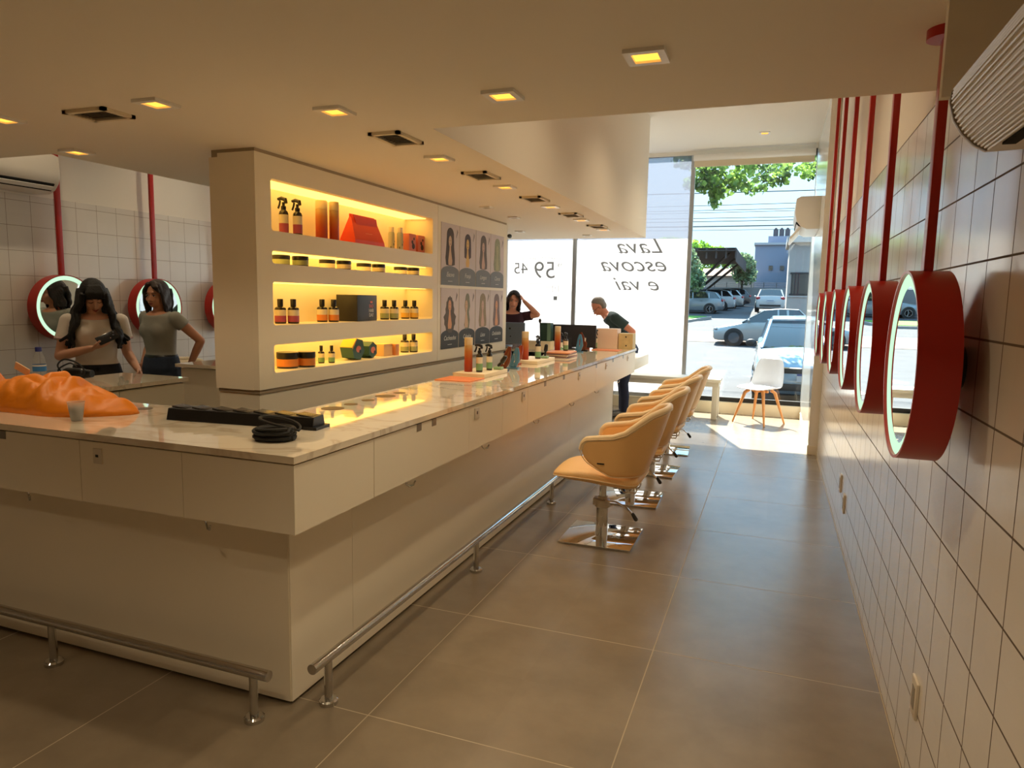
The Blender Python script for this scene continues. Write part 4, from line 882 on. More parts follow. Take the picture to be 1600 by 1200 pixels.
from mathutils import noise
b = MB(); g = []; NU, NV = 90, 44
for i in range(NU+1):
    row = []
    for j in range(NV+1):
        a = 2*pi*i/NU; r = j/NV
        x, y = 0.48*r*cos(a), 0.20*r*sin(a)
        x += 0.03*r*sin(3*a+1); y += 0.02*r*cos(4*a)
        env = max(0, 1-r**2.4)
        taper = 0.62+0.38*math.exp(-((x+0.02)/0.26)**2)
        fold = noise.noise(Vector((x*7, y*9, 1)))*0.035+abs(noise.noise(Vector((x*9+y*7, y*6-x*4, 4))))*0.07
        z = env**0.55*(0.135*taper+fold)
        row.append(b.bm.verts.new((x, y, max(z, 0.0))))
    g.append(row)
for i in range(NU):
    for j in range(NV): b._f([g[i][j], g[i+1][j], g[i+1][j+1], g[i][j+1]])
b._f([g[i][NV] for i in range(NU)][::-1]); b.build('bag_body', OB, t, smooth=180)
b = MB(); b.loft([((-0.30, -0.02, 0.10), 0.05, 0.03), ((-0.33, -0.02, 0.15), 0.03, 0.012), ((-0.37, -0.01, 0.185), 0.045, 0.008)], 12); b.build('knotted_handle', OB, t)
b = MB(); M = Matrix.Translation((-0.20, 0.02, 0.15)) @ Matrix.Rotation(0.35, 4, 'Y'); b.box(-0.05, 0.05, -0.002, 0.002, 0, 0.035, M=M); b.build('paper_label', lab('pale_orange', (240,196,150)), t)
t = thing('plastic_cup', (-2.725, 2.08, T), 'small clear plastic cup half full of grey drink beside the orange bag', 'cup')
CUP = mat('clear_cup_plastic', (220,222,220), 0.15, alpha=0.45); 
b = MB(); b.lathe([(0.022, 0), (0.033, 0.078), (0.035, 0.08)], n=28, cap=False); b.build('cup_wall', CUP, t)
b = MB(); b.lathe([(0.021, 0.001), (0.0295, 0.058)], n=28); b.build('drink', mat('grey_drink', (96,98,104), 0.2), t)
t = thing('water_bottle', (-3.86, 2.74, T), 'clear water bottle with blue cap and label behind the orange bag', 'bottle')
b = MB(); b.lathe([(0.03, 0), (0.033, 0.01), (0.033, 0.13), (0.031, 0.15), (0.026, 0.175), (0.014, 0.195), (0.013, 0.203)], n=24); b.build('bottle_body', mat('clear_pet', (190,196,200), 0.08, alpha=0.2), t)
b = MB(); b.lathe([(0.0337, 0.09), (0.0337, 0.128)], n=24, cap=False); b.build('label', lab('bright_blue', (50,120,190)), t)
b = MB(); b.lathe([(0.0337, 0.118), (0.034, 0.126)], n=24, cap=False); b.build('label_stripe', WHITEI, t)
b = MB(); b.lathe([(0.016, 0.2), (0.016, 0.222), (0.014, 0.225)], n=20); b.build('cap', lab('navy_blue', (28,36,110)), t)
def coil(loc, label, R, turns, r, name='coiled_cable', cat='cable'):
    t = thing(name, loc, label, cat); rng = random.Random(3); P = []
    for i in range(turns*24):
        a = 2*pi*i/24; k = i//24; rr = R*(1+0.08*sin(k*2.1))
        P.append((rr*cos(a)+0.004*sin(k*3), 0.8*rr*sin(a)+0.004*cos(k*2), r+k*r*0.9+0.012*(sin(a*0.5+k)**2)*(k > 2)))
    b = MB(); b.tube(P, r, 7); b.build('cable_loops', RUBBER, t); return t
t = coil((-1.735, 2.115, T), 'coil of thick black cable at the right end of the black tool rack', 0.075, 6, 0.0065)
b = MB(); P = [(0.0+0.085*cos(a), 0.03+0.05*sin(a), 0.035+0.04*sin(a*0.5)) for a in [k*pi/12 for k in range(24)]]; b.tube(P, 0.005, 7, closed=True); b.build('raised_loop', RUBBER, t)
t = thing('hair_dryer', (-3.92, 2.98, T), 'black hair dryer with looped cord behind the water bottle', 'hair dryer')
b = MB(); b.chain([((-0.03, 0, 0.045), 0.04), ((0.06, 0.02, 0.05), 0.033)]); b.cyl((0.06, 0.02, 0.05), (0.12, 0.035, 0.052), 0.03, 0.022); b.build('barrel', BLACKP, t)
b = MB(); b.tube([(-0.02, 0.01, 0.03), (-0.09, 0.05, 0.02), (-0.14, 0.06, 0.018)], [0.018, 0.016, 0.014], 10); b.build('handle', BLACKP, t)
b = MB(); b.tube(curve([(-0.14, 0.06, 0.02), (-0.12, 0.0, 0.09), (-0.03, -0.02, 0.135), (0.06, 0.0, 0.11), (0.1, 0.0, 0.05), (0.04, -0.05, 0.02), (-0.05, -0.05, 0.07), (0.02, -0.03, 0.115), (0.09, -0.04, 0.1)]), 0.005, 7); b.build('cord', RUBBER, t)
t = thing('tool_rack', (-2.42, 2.30, T), 'long black ridged hair-tool rack lying on the marble worktop', 'tool rack', rz=0.10)
b = MB(); b.prism([(-0.05, 0), (0.055, 0), (0.04, 0.052), (-0.036, 0.05)], 'x', 0.0, 0.70); b.build('body', BLACKP, t, bevel=0.003)
b = MB()
for i in range(7): 
    M = Matrix.Translation((0.05+0.1*i, 0, 0.052)) @ Matrix.Rotation(0.12, 4, 'Y'); b.box(-0.034, 0.034, -0.03, 0.032, -0.003, 0.004, bev=0.001, M=M)
b.build('raised_segments', mat('satin_black', (38,36,36), 0.25), t)
b = MB(); b.box(0.66, 0.72, -0.052, 0.056, 0, 0.012); b.build('end_foot', BLACKP, t)

# ================================================================ PEOPLE
def V(*a): return Vector(a)
def limb(b, pts, n=16):   # pts: [(pos, r), ...]
    b.chain([(V(*p), r) for p, r in pts], n)
def hand(b, wrist, direc, palm_n, side, s=1.0, curl=0.5, hold=None):
    """palm plus five fingers; direc = wrist->fingers, palm_n = out of the palm, side = towards the thumb"""
    d = V(*direc).normalized(); nrm = V(*palm_n); nrm = (nrm-d*nrm.dot(d)).normalized(); t = d.cross(nrm)
    if t.dot(V(*side)) < 0: t = -t
    w = V(*wrist)
    M = Matrix((t, nrm, d)).transposed().to_4x4(); M.translation = w+d*0.048*s
    tb = bmesh.new(); bmesh.ops.create_uvsphere(tb, u_segments=14, v_segments=10, radius=1)
    for v in tb.verts: v.co = Vector((v.co.x*0.039*s, v.co.y*0.0155*s, v.co.z*0.052*s))
    b._merge(tb, M)
    for k, (off, L) in enumerate([(0.029, 0.070), (0.010, 0.079), (-0.010, 0.074), (-0.028, 0.058)]):
        p = w+d*0.088*s+t*off*s; a = curl*(0.8+0.12*k); L *= s
        q = p+(d*cos(a*0.5)+nrm*sin(a*0.5))*L*0.45; r = q+(d*cos(a*1.5)+nrm*sin(a*1.5))*L*0.32; u = r+(d*cos(a*2.3)+nrm*sin(a*2.3))*L*0.23
        b.chain([(p, 0.0092*s), (q, 0.0085*s), (r, 0.0078*s), (u, 0.0066*s)], 8)
    p = w+d*0.02*s+t*0.028*s; q = p+(d*0.6+t*0.7+nrm*0.25).normalized()*0.04*s; r = q+(d*0.85+t*0.15+nrm*0.45).normalized()*0.034*s
    b.chain([(p, 0.012*s), (q, 0.0105*s), (r, 0.0085*s)], 8)
def head_matrix(c, yaw, pitch, roll=0): # face looks along local -Y
    return Matrix.Translation(V(*c)) @ Matrix.Rotation(yaw, 4, 'Z') @ Matrix.Rotation(pitch, 4, 'X') @ Matrix.Rotation(roll, 4, 'Y')
def head_geo(b, M, fem=True):
    t = MB()
    t.ell((0, 0.012, 0.03), 0.073, 0.092, 0.088, n=24); t.ell((0, -0.022, -0.03), 0.058 if fem else 0.063, 0.066, 0.072, n=20)
    t.ell((0, -0.052, -0.078), 0.024 if fem else 0.032, 0.026, 0.02, n=14)
    for s in (-1, 1): t.ell((s*0.036, -0.062, -0.028), 0.021, 0.018, 0.022, n=12); t.ell((s*0.074, 0.008, -0.012), 0.008, 0.018, 0.03, n=12)
    t.caps((0, -0.082, 0.008), (0, -0.102, -0.034), 0.008, 0.012, 10)
    for s in (-1, 1): t.ell((s*0.009, -0.092, -0.039), 0.009, 0.01, 0.007, n=8)
    t.ell((0, -0.078, 0.028), 0.045, 0.012, 0.012, n=12)
    t.ell((0, -0.084, -0.062), 0.02, 0.012, 0.012, n=12)
    bmesh.ops.transform(t.bm, matrix=M, verts=t.bm.verts); b._merge(t.bm)
def face_parts(root, M, lip, brow, smile=False, down=False):
    b = MB()
    for s in (-1, 1): b.ell((s*0.029, -0.0835, 0.004), 0.0125, 0.006, 0.0062, n=12)
    bmesh.ops.transform(b.bm, matrix=M, verts=b.bm.verts)
    if down: b.bm.free()
    else: b.build('eye_whites', mat('eye_white', (216,208,200), 0.3), root)
    b = MB()
    for s in (-1, 1):
        if down: b.tube([(s*0.014, -0.087, 0.000), (s*0.029, -0.092, -0.0035), (s*0.044, -0.083, 0.000)], 0.0024, 6)
        else: b.ell((s*0.029, -0.0885, 0.003), 0.0058, 0.003, 0.0058, n=10); b.tube([(s*0.015, -0.088, 0.008), (s*0.029, -0.0915, 0.0115), (s*0.043, -0.084, 0.007)], 0.0016, 6)
    bmesh.ops.transform(b.bm, matrix=M, verts=b.bm.verts); b.build('irises_and_lashes', mat('iris_dark', (30,20,16), 0.3), root)
    b = MB()
    for s in (-1, 1): b.tube([(s*0.014, -0.094, 0.024), (s*0.03, -0.0945, 0.029), (s*0.048, -0.084, 0.024)], [0.0022, 0.0026, 0.0014], 6)
    bmesh.ops.transform(b.bm, matrix=M, verts=b.bm.verts); b.build('eyebrows', brow, root)
    b = MB(); w = 0.024 if smile else 0.02
    b.tube([(-w, -0.084, -0.060), (-0.008, -0.0955, -0.0625), (0, -0.096, -0.064), (0.008, -0.0955, -0.0625), (w, -0.084, -0.060)], [0.002, 0.0046, 0.004, 0.0046, 0.002], 8)
    b.tube([(-w*0.8, -0.086, -0.064), (0, -0.096, -0.0715), (w*0.8, -0.086, -0.064)], [0.002, 0.0055, 0.002], 8)
    bmesh.ops.transform(b.bm, matrix=M, verts=b.bm.verts); b.build('lips', lip, root)
    if smile:
        b = MB(); b.ell((0, -0.0965, -0.0665), 0.015, 0.003, 0.004, n=10); bmesh.ops.transform(b.bm, matrix=M, verts=b.bm.verts); b.build('teeth', mat('teeth', (236,228,216), 0.3), root)
def sk(n, c): return mat('skin_'+n, c, 0.5, vary=(0.02, 8))
def trunk(b, hip, waist, chest, neck, headc, s=1.0, fem=True, extra=0.0, yaw=0.0, upto='neck', bust=0.0):
    hip, waist, chest, neck = V(*hip), V(*waist), V(*chest), V(*neck)
    hw, ww, cw = (0.165, 0.125, 0.15) if fem else (0.165, 0.155, 0.175); e = extra
    R = [(hip-V(0, 0, 0.10), hw*0.9+e, 0.105+e, yaw), (hip, hw+e, 0.118+e, yaw), (hip+(waist-hip)*0.6, (hw+ww)/2+e, 0.105+e, yaw), (waist, ww+e, 0.09+e+(0 if fem else 0.02), yaw),
         (waist+(chest-waist)*0.55, (ww+cw)/2+e, 0.103+e, yaw), (chest, cw+e, 0.112+e, yaw), (chest+(neck-chest)*0.45, cw*1.02+e, 0.10+e, yaw), (chest+(neck-chest)*0.75, cw*0.82+e, 0.075+e, yaw), (chest+(neck-chest)*0.93, 0.085+e, 0.06+e, yaw), (neck, 0.055+e*0.4, 0.055+e*0.4, yaw)]
    b.loft(R, 28)
    up = chest+(neck-chest)*0.5; b.ell(up, cw*0.98+e, 0.10+e, 0.085+e, n=20, M=Matrix.Rotation(yaw, 4, 'Z'))
    if bust:
        for k in (-1, 1):
            o = Matrix.Rotation(yaw, 3, 'Z') @ V(k*0.062, -0.062, -0.012); b.ell(chest+o, 0.068+e*0.5, 0.058+e*0.5, 0.075+e*0.5, n=16)
JEANS = mat('dark_denim', (38,40,48), 0.8, vary=(0.1, 40)); JEANSB = mat('blue_denim', (44,56,78), 0.8, vary=(0.12, 40)); NAVY = mat('navy_trousers', (26,34,60), 0.8, vary=(0.06, 20))
def person(label, loc, rz, P):
    t = thing('person', loc, label, 'person', rz=rz)
    fem = P.get('fem', True); S = P['skin']
    b = MB(); trunk(b, P['hip'], P['waist'], P['chest'], P['neck'], P['head'], fem=fem, yaw=P.get('tyaw', 0), bust=P.get('bust', 0))
    HM = head_matrix(P['head'], *P['look'])
    nk = V(*P['neck']); hc = V(*P['head'])
    b.caps(nk-V(0, 0, 0.03), hc+(nk-hc)*0.25+V(0, 0.015, -0.01), 0.052 if fem else 0.06, 0.048 if fem else 0.056)
    for a in P['arms']:
        sh, el, wr = a['sh'], a['el'], a['wr']; k = 1 if fem else 1.12
        limb(b, [(sh, 0.048*k), ((V(*sh)*0.5+V(*el)*0.5)[:], 0.042*k), (el, 0.036*k), ((V(*el)*0.62+V(*wr)*0.38)[:], 0.036*k), (wr, 0.024*k)])
        hand(b, wr, a['hd'], a['pn'], a['ts'], s=1.0 if fem else 1.08, curl=a.get('curl', 0.5))
    for s in (-1, 1):
        hx = V(*P['hip'])+V(s*0.085, 0, -0.05); kn = V(*P.get('knee', (0, 0, 0.47))); an = V(*P.get('ankle', (0, 0.02, 0.09)))
        limb(b, [(hx[:], 0.085), (((hx+V(s*0.09+kn.x, kn.y, kn.z))*0.5)[:], 0.07), ((s*0.09+kn.x, kn.y, kn.z), 0.052), ((s*0.09+kn.x*0.5, kn.y*0.5+an.y*0.5+0.02, 0.32), 0.05), ((s*0.09+an.x, an.y, an.z), 0.034)])
        limb(b, [((s*0.09+an.x, an.y+0.03, 0.045), 0.036), ((s*0.10+an.x, an.y-0.12, 0.03), 0.026)])
    head_geo(b, HM, fem)
    b.build('body', S, t, smooth=180, remesh=0.0065, smoothit=3)
    face_parts(t, HM, P['lip'], P['browm'], P.get('smile', False), P.get('down', False))
    # shirt with sleeves
    b = MB(); tr = MB(); trunk(tr, P['hip'], P['waist'], P['chest'], P['neck'], P['head'], fem=fem, extra=0.012, yaw=P.get('tyaw', 0), bust=P.get('bust', 0))
    bmesh.ops.bisect_plane(tr.bm, geom=list(tr.bm.verts)+list(tr.bm.edges)+list(tr.bm.faces), plane_co=V(*P['waist'])+V(0, 0, P.get('hem', -0.05)), plane_no=(0, 0, -1), clear_outer=True)
    edges = [e for e in tr.bm.edges if e.is_boundary]
    if edges: bmesh.ops.holes_fill(tr.bm, edges=edges)
    nr = V(*P['neck'])-V(*P['chest'])
    bmesh.ops.bisect_plane(tr.bm, geom=list(tr.bm.verts)+list(tr.bm.edges)+list(tr.bm.faces), plane_co=V(*P['chest'])+nr*0.92, plane_no=nr.normalized()+V(0, -0.42, 0), clear_outer=True)
    edges = [e for e in tr.bm.edges if e.is_boundary]
    if edges: bmesh.ops.holes_fill(tr.bm, edges=edges)
    b._merge(tr.bm)
    for a in P['arms']:
        sh, el = V(*a['sh']), V(*a['el']); f = P.get('sleeve', 0.55); k = 1 if fem else 1.12
        e1 = sh+(el-sh)*f; b.ell(sh, 0.062*k, 0.062*k, 0.062*k); b.tube([sh, sh+(el-sh)*f*0.5, e1], [0.061*k, 0.061*k, 0.063*k], 18)
    b.build('shirt', P['shirt'], t, smooth=180, remesh=0.007, smoothit=14)
    if P.get('cuff'):
        b = MB()
        for a in P['arms']:
            sh, el = V(*a['sh']), V(*a['el']); f = P.get('sleeve', 0.55); b.tube([sh+(el-sh)*(f-0.05), sh+(el-sh)*(f+0.01)], [0.0625, 0.0635], 18, cap=False)
        b.build('sleeve_cuffs', P['cuff'], t, solid=0.004)
    # trousers
    b = MB(); tr = MB(); trunk(tr, P['hip'], P['waist'], P['chest'], P['neck'], P['head'], fem=fem, extra=0.016, yaw=P.get('tyaw', 0))
    bmesh.ops.bisect_plane(tr.bm, geom=list(tr.bm.verts)+list(tr.bm.edges)+list(tr.bm.faces), plane_co=V(*P['waist'])+V(0, 0, P.get('hem', -0.05)+0.02), plane_no=(0, 0, 1), clear_outer=True)
    edges = [e for e in tr.bm.edges if e.is_boundary]
    if edges: bmesh.ops.holes_fill(tr.bm, edges=edges)
    b._merge(tr.bm)
    for s in (-1, 1):
        hx = V(*P['hip'])+V(s*0.085, 0, -0.05); kn = V(*P.get('knee', (0, 0, 0.47))); an = V(*P.get('ankle', (0, 0.02, 0.09)))
        b.chain([(hx, 0.098), ((hx+V(s*0.09+kn.x, kn.y, kn.z))*0.5, 0.083), (V(s*0.09+kn.x, kn.y, kn.z), 0.066), (V(s*0.09+kn.x*0.5+an.x*0.5, kn.y*0.5+an.y*0.5+0.01, 0.3), 0.062)], 16); b.tube([V(s*0.09+kn.x*0.5+an.x*0.5, kn.y*0.5+an.y*0.5+0.01, 0.3), V(s*0.09+an.x, an.y, 0.085)], [0.062, 0.055], 16)
    b.build('trousers', P['pants'], t, smooth=180, remesh=0.009, smoothit=4)
    for s in (-1, 1):
        an = V(*P.get('ankle', (0, 0.02, 0.09))); b = MB(); b.chain([(V(s*0.095+an.x, an.y+0.035, 0.048), 0.044), (V(s*0.10+an.x, an.y-0.14, 0.036), 0.034)], 14)
        bmesh.ops.bisect_plane(b.bm, geom=list(b.bm.verts)+list(b.bm.edges)+list(b.bm.faces), plane_co=(0, 0, 0.003), plane_no=(0, 0, -1), clear_outer=True)
        ed = [e for e in b.bm.edges if e.is_boundary]; bmesh.ops.holes_fill(b.bm, edges=ed); b.build('shoe', mat('shoe_grey', (120,116,112), 0.6), t)
    # hair
    b = MB(); P['hair'](b, HM); b.build('hair', P['hairm'], t, smooth=180, remesh=0.006, smoothit=2)
    return t, HM
def strand(b, M, pts, r0, r1, wav=0.0, ph=0.0, n=10, down=None):
    """tapering lock of hair through points (head space for the first, body space afterwards)"""
    N = 14; P = []
    q = [M @ V(*pts[0])]+[V(*p) for p in pts[1:]] if down is None else [M @ V(*p) for p in pts]
    for i in range(N+1):
        u = i/N*(len(q)-1); k = min(int(u), len(q)-2); f = u-k
        p = q[k].lerp(q[k+1], f); w_ = wav*min(1, i/5)
        P.append(p+V(w_*sin(ph+i*1.15), w_*0.5*cos(ph+i*1.3), 0))
    b.tube(P, [r0+(r1-r0)*(i/N)**1.5 for i in range(N+1)], n)
HAIRD = mat('hair_near_black', (9,7,7), 0.62, vary=(0.2, 60), bump=(90, 0.5)); HAIRB = mat('hair_dark_brown', (38,23,18), 0.6, vary=(0.2, 60), bump=(90, 0.5)); HAIRG = mat('hair_grey', (128,120,112), 0.55, vary=(0.2, 70), bump=(90, 0.4))
LIP = mat('lip_rose', (150,72,66), 0.45)
def cap_hair(b, M, grow=0.012, front=0.0, low=-0.03):
    t = MB(); t.ell((0, 0.020, 0.036), 0.073+grow, 0.092+grow, 0.090+grow, n=28)
    bmesh.ops.bisect_plane(t.bm, geom=list(t.bm.verts)+list(t.bm.edges)+list(t.bm.faces), plane_co=(0, -0.045+front, 0.05), plane_no=(0, -0.8, -0.62), clear_outer=True)
    ed = [e for e in t.bm.edges if e.is_boundary]; bmesh.ops.holes_fill(t.bm, edges=ed)
    bmesh.ops.transform(t.bm, matrix=M, verts=t.bm.verts); b._merge(t.bm)
def hair_w1(b, M):
    cap_hair(b, M, 0.018, 0.012)
    for i in range(7):      # fringe
        x = -0.05+0.1*i/6; strand(b, M, [(x*0.6, -0.045, 0.115), (x*1.05, -0.098, 0.075), (x*1.12, -0.106, 0.034)], 0.016, 0.008, down=1)
    for s in (-1, 1):
        for i in range(7):
            f = i/6; strand(b, M, [(s*(0.068+0.01*f), -0.04+0.09*f, 0.05), (s*(0.10+0.02*f), -0.08+0.10*f, 1.42), (s*(0.135+0.015*f), -0.115+0.09*f, 1.27), (s*(0.16+0.06*(i % 3)/2), -0.115+0.08*f, 1.12+0.03*(i % 3))], 0.026, 0.011, wav=0.014, ph=i*0.9+s)
    for i in range(6):
        x = -0.07+0.14*i/5; strand(b, M, [(x, 0.09, 0.03), (x*1.3, 0.12, 1.35), (x*1.3, 0.13, 1.15)], 0.03, 0.012, wav=0.012, ph=i)
def hair_w2(b, M):
    cap_hair(b, M, 0.016, 0.015)
    for s in (-1, 1):
        for i in range(6):
            f = i/5; strand(b, M, [(s*0.04, -0.055, 0.105), (s*(0.078), -0.055+0.10*f, 0.03), (s*(0.088), -0.03+0.09*f, -0.06), (s*(0.085+0.012*(i % 2)), -0.01+0.08*f, -0.15+0.02*(i % 2))], 0.018, 0.009, wav=0.006, ph=i, down=1)
    for i in range(5):
        x = -0.06+0.12*i/4; strand(b, M, [(x, 0.09, 0.06), (x*1.1, 0.115, -0.05), (x*1.2, 0.10, -0.15)], 0.026, 0.012, wav=0.006, ph=i, down=1)
    for i in range(4): strand(b, M, [(-0.02+0.01*i, -0.05, 0.118), (0.03+0.012*i, -0.10, 0.075), (0.07, -0.075, 0.03)], 0.012, 0.007, down=1)
def hair_m(b, M):
    cap_hair(b, M, 0.005, 0.045)
    t = MB(); t.ell((0, 0.045, -0.01), 0.076, 0.062, 0.07, n=20); bmesh.ops.transform(t.bm, matrix=M, verts=t.bm.verts); b._merge(t.bm)
W1 = dict(skin=sk('warm_light', (226,172,144)), hip=(0, 0.0, 0.90), waist=(0, 0, 1.04), chest=(0, -0.01, 1.235), neck=(0, 0.0, 1.385), head=(0.0, -0.03, 1.505), look=(0.12, 0.42, -0.05), bust=1, down=True,
    arms=[dict(sh=(-0.17, 0, 1.325), el=(-0.235, -0.05, 1.07), wr=(-0.03, -0.235, 1.135), hd=(0.95, -0.1, 0.28), pn=(0.15, 0.15, 1.0), ts=(0, -1, 0.3), curl=0.55),
          dict(sh=(0.17, 0, 1.325), el=(0.21, 0.02, 1.08), wr=(0.27, -0.13, 0.96), hd=(0.25, -0.5, -0.6), pn=(-1, 0, -0.2), ts=(0, -1, 0.3), curl=0.4)],
    shirt=mat('white_cotton_tee', (232,222,212), 0.85, vary=(0.03, 12), bump=(10, 0.3)), cuff=mat('pink_cuff', (206,176,172), 0.8), pants=JEANS, hair=hair_w1, hairm=HAIRD, lip=LIP, browm=HAIRD, sleeve=0.56, hem=-0.055)
p1, HM = person('young woman with long dark hair and fringe in a white t-shirt, looking at a phone', (-4.86, 3.9, 0), 0.90, W1)
b = MB(); b.cyl((0, -0.128, 0.965), (0, -0.137, 0.965), 0.012, n=16); b.build('jeans_button', CHROME, p1)
b = MB(); b.box(-0.135, 0.135, -0.133, -0.110, 0.972, 0.984); 
b.bm.free()
ph = thing('smartphone', (-4.86, 3.9, 0), 'dark smartphone with camera lenses held by the woman in white', 'phone', rz=0.90)
M = Matrix.Translation((0.075, -0.265, 1.215)) @ Matrix.Rotation(-0.65, 4, 'X') @ Matrix.Rotation(1.05, 4, 'Y')
b = MB(); b.box(-0.036, 0.036, -0.005, 0.005, -0.075, 0.075, bev=0.004, M=M); b.build('phone_body', mat('phone_black', (24,24,28), 0.2), ph)
b = MB()
for x, z in [(-0.02, 0.055), (-0.02, 0.03), (0.0, 0.043)]: b.lathe([(0.008, -0.0075), (0.008, -0.005)], c=(x, 0, z), ax='y', n=14)
bmesh.ops.transform(b.bm, matrix=M, verts=b.bm.verts); b.build('camera_lens', mat('lens_grey', (80,80,88), 0.1), ph)
W2 = dict(skin=sk('tan', (200,140,108)), hip=(0, 0.0, 0.90), waist=(0, 0, 1.04), chest=(0, -0.015, 1.24), neck=(0, 0.0, 1.40), head=(0.0, -0.025, 1.525), look=(0.30, 0.04, 0.05), bust=1,
    arms=[dict(sh=(0.17, 0.01, 1.335), el=(0.29, 0.16, 1.14), wr=(0.19, 0.13, 0.93), hd=(-0.3, -0.05, -0.8), pn=(-1, 0, 0.1), ts=(0, -1, 0.2), curl=0.35),
          dict(sh=(-0.17, 0.01, 1.335), el=(-0.24, 0.10, 1.10), wr=(-0.17, -0.04, 0.94), hd=(0.2, -0.3, -0.8), pn=(1, 0, 0.1), ts=(0, -1, 0.2), curl=0.35)],
    shirt=mat('grey_ribbed_tee', (150,148,138), 0.85, vary=(0.03, 12), bump=(10, 0.25)), pants=JEANSB, hair=hair_w2, hairm=HAIRB, lip=LIP, browm=HAIRB, sleeve=0.34, hem=-0.05)
p2, HM2 = person('woman with shoulder-length brown hair in a grey cap-sleeve t-shirt, hand on hip', (-4.98, 4.62, 0), -0.02, W2)
b = MB(); b.loft([((0, 0, 0.985), 0.149, 0.116), ((0, 0, 1.02), 0.143, 0.110)], 28, cap=False); b.build('black_belt', BLACKP, p2, solid=0.006)
MM = dict(fem=False, skin=sk('ruddy', (214,140,112)), hip=(0, 0.06, 0.93), waist=(0, 0.0, 1.07), chest=(0, -0.12, 1.26), neck=(0, -0.25, 1.385), head=(0.0, -0.355, 1.475), look=(0.0, 0.75, 0.0),
    arms=[dict(sh=(0.19, -0.15, 1.335), el=(0.25, 0.08, 1.16), wr=(0.24, -0.02, 0.93), hd=(0, -0.3, -0.9), pn=(-1, 0, 0), ts=(0, -1, 0), curl=0.5),
          dict(sh=(-0.19, -0.15, 1.335), el=(-0.24, -0.1, 1.08), wr=(-0.18, -0.32, 1.04), hd=(0.1, -0.9, -0.1), pn=(0, 0, -1), ts=(1, 0, 0), curl=0.5)],
    shirt=mat('dark_green_tee', (44,62,62), 0.85, vary=(0.04, 12), bump=(10, 0.25)), pants=NAVY, hair=hair_m, hairm=HAIRG, lip=LIP, browm=HAIRG, sleeve=0.62, hem=-0.10)
pm, HMm = person('grey-haired man in a dark green t-shirt bending over the far counter end', (-1.86, 9.28, 0), -1.27, MM)
b = MB()
for s in (-1, 1): b.tube([(s*0.062+0.0, -0.085, 0.0)]+[(s*0.032+0.024*cos(a)*s, -0.098, 0.0+0.018*sin(a)) for a in [k*pi/6 for k in range(13)]], 0.0018, 6); b.tube([(s*0.058, -0.09, 0.003), (s*0.078, 0.0, 0.0)], 0.0025, 6)
bmesh.ops.transform(b.bm, matrix=HMm, verts=b.bm.verts); o = b.build('spectacles', BLACKP, pm)
GG = dict(skin=sk('rosy', (220,156,130)), hip=(0, 0.0, 0.93), waist=(0, 0, 1.07), chest=(0, -0.01, 1.25), neck=(0, 0.0, 1.405), head=(0.02, -0.03, 1.53), look=(0.05, 0.08, 0.12), bust=1, smile=True,
    arms=[dict(sh=(0.17, 0, 1.335), el=(0.33, -0.10, 1.36), wr=(0.155, -0.06, 1.53), hd=(-0.5, 0.15, 0.75), pn=(-0.8, 0.1, -0.5), ts=(0, -1, 0.3), curl=0.55),
          dict(sh=(-0.17, 0, 1.335), el=(-0.22, -0.02, 1.08), wr=(-0.15, -0.2, 1.03), hd=(0.2, -0.9, 0.0), pn=(0, 0, -1), ts=(1, 0, 0), curl=0.3)],
    shirt=mat('plum_polo_shirt', (58,28,44), 0.85, vary=(0.04, 12), bump=(10, 0.25)), pants=JEANS, hair=hair_w2, hairm=HAIRB, lip=LIP, browm=HAIRB, sleeve=0.55, hem=-0.10)
person('smiling woman in a plum polo shirt raising a hand to her hair', (-3.20, 8.55, 0), 0.36, GG)

# ================================================================ OUTSIDE
ROAD = mat('worn_asphalt', (70,70,73), 0.95, vary=(0.14, 1.2), bump=(40, 0.4)); PAVE = mat('grey_brown_paving', (82,73,66), 0.9, vary=(0.10, 2.0)); CURB = mat('kerb_concrete', (131,127,121), 0.9)  # paving: one grey-brown base with random variation
def ground():
    b = MB(); Y = [10.42, 14, 22, 28, 34, 40, 48, 60, 90, 160]; Z = [-0.15, -0.15, -0.12, -0.07, 0.22, 0.56, 0.98, 1.35, 1.6, 1.6]
    for (y0, z0), (y1, z1) in zip(zip(Y, Z), zip(Y[1:], Z[1:])): b.quad((-70, y0, z0), (70, y0, z0), (70, y1, z1), (-70, y1, z1))
    bmesh.ops.remove_doubles(b.bm, verts=b.bm.verts, dist=1e-4); struct(b, 'ground', ROAD, smooth=180)
ground()
def gz(y):
    Y = [10.42, 14, 22, 28, 34, 40, 48, 60, 90, 160]; Z = [-0.15, -0.15, -0.12, -0.07, 0.22, 0.56, 0.98, 1.35, 1.6, 1.6]
    for (a, za), (c, zc) in zip(zip(Y, Z), zip(Y[1:], Z[1:])):
        if y <= c: return za+(zc-za)*(y-a)/(c-a)
    return Z[-1]
b = MB(); b.box(-70, 70, 10.42, 11.6, -0.3, -0.13); struct(b, 'ground_sidewalk', PAVE)
b = MB()
b.quad((-12, 29.2, gz(29.2)+0.012), (0.4, 29.2, gz(29.2)+0.012), (0.4, 33.9, gz(33.9)+0.012), (-12, 33.9, gz(33.9)+0.012)); struct(b, 'ground_driveway', mat('pale_driveway', (120,104,90), 0.9, vary=(0.08, 1.0)))
t = thing('grass_strip', (-7, 41.5, gz(41.5)), 'bright green grass strip with a pale kerb before the parked cars', 'grass')
b = MB(); P = [(-12, 38.5), (-4.4, 38.5), (-3.4, 41.8), (-12, 41.8)]
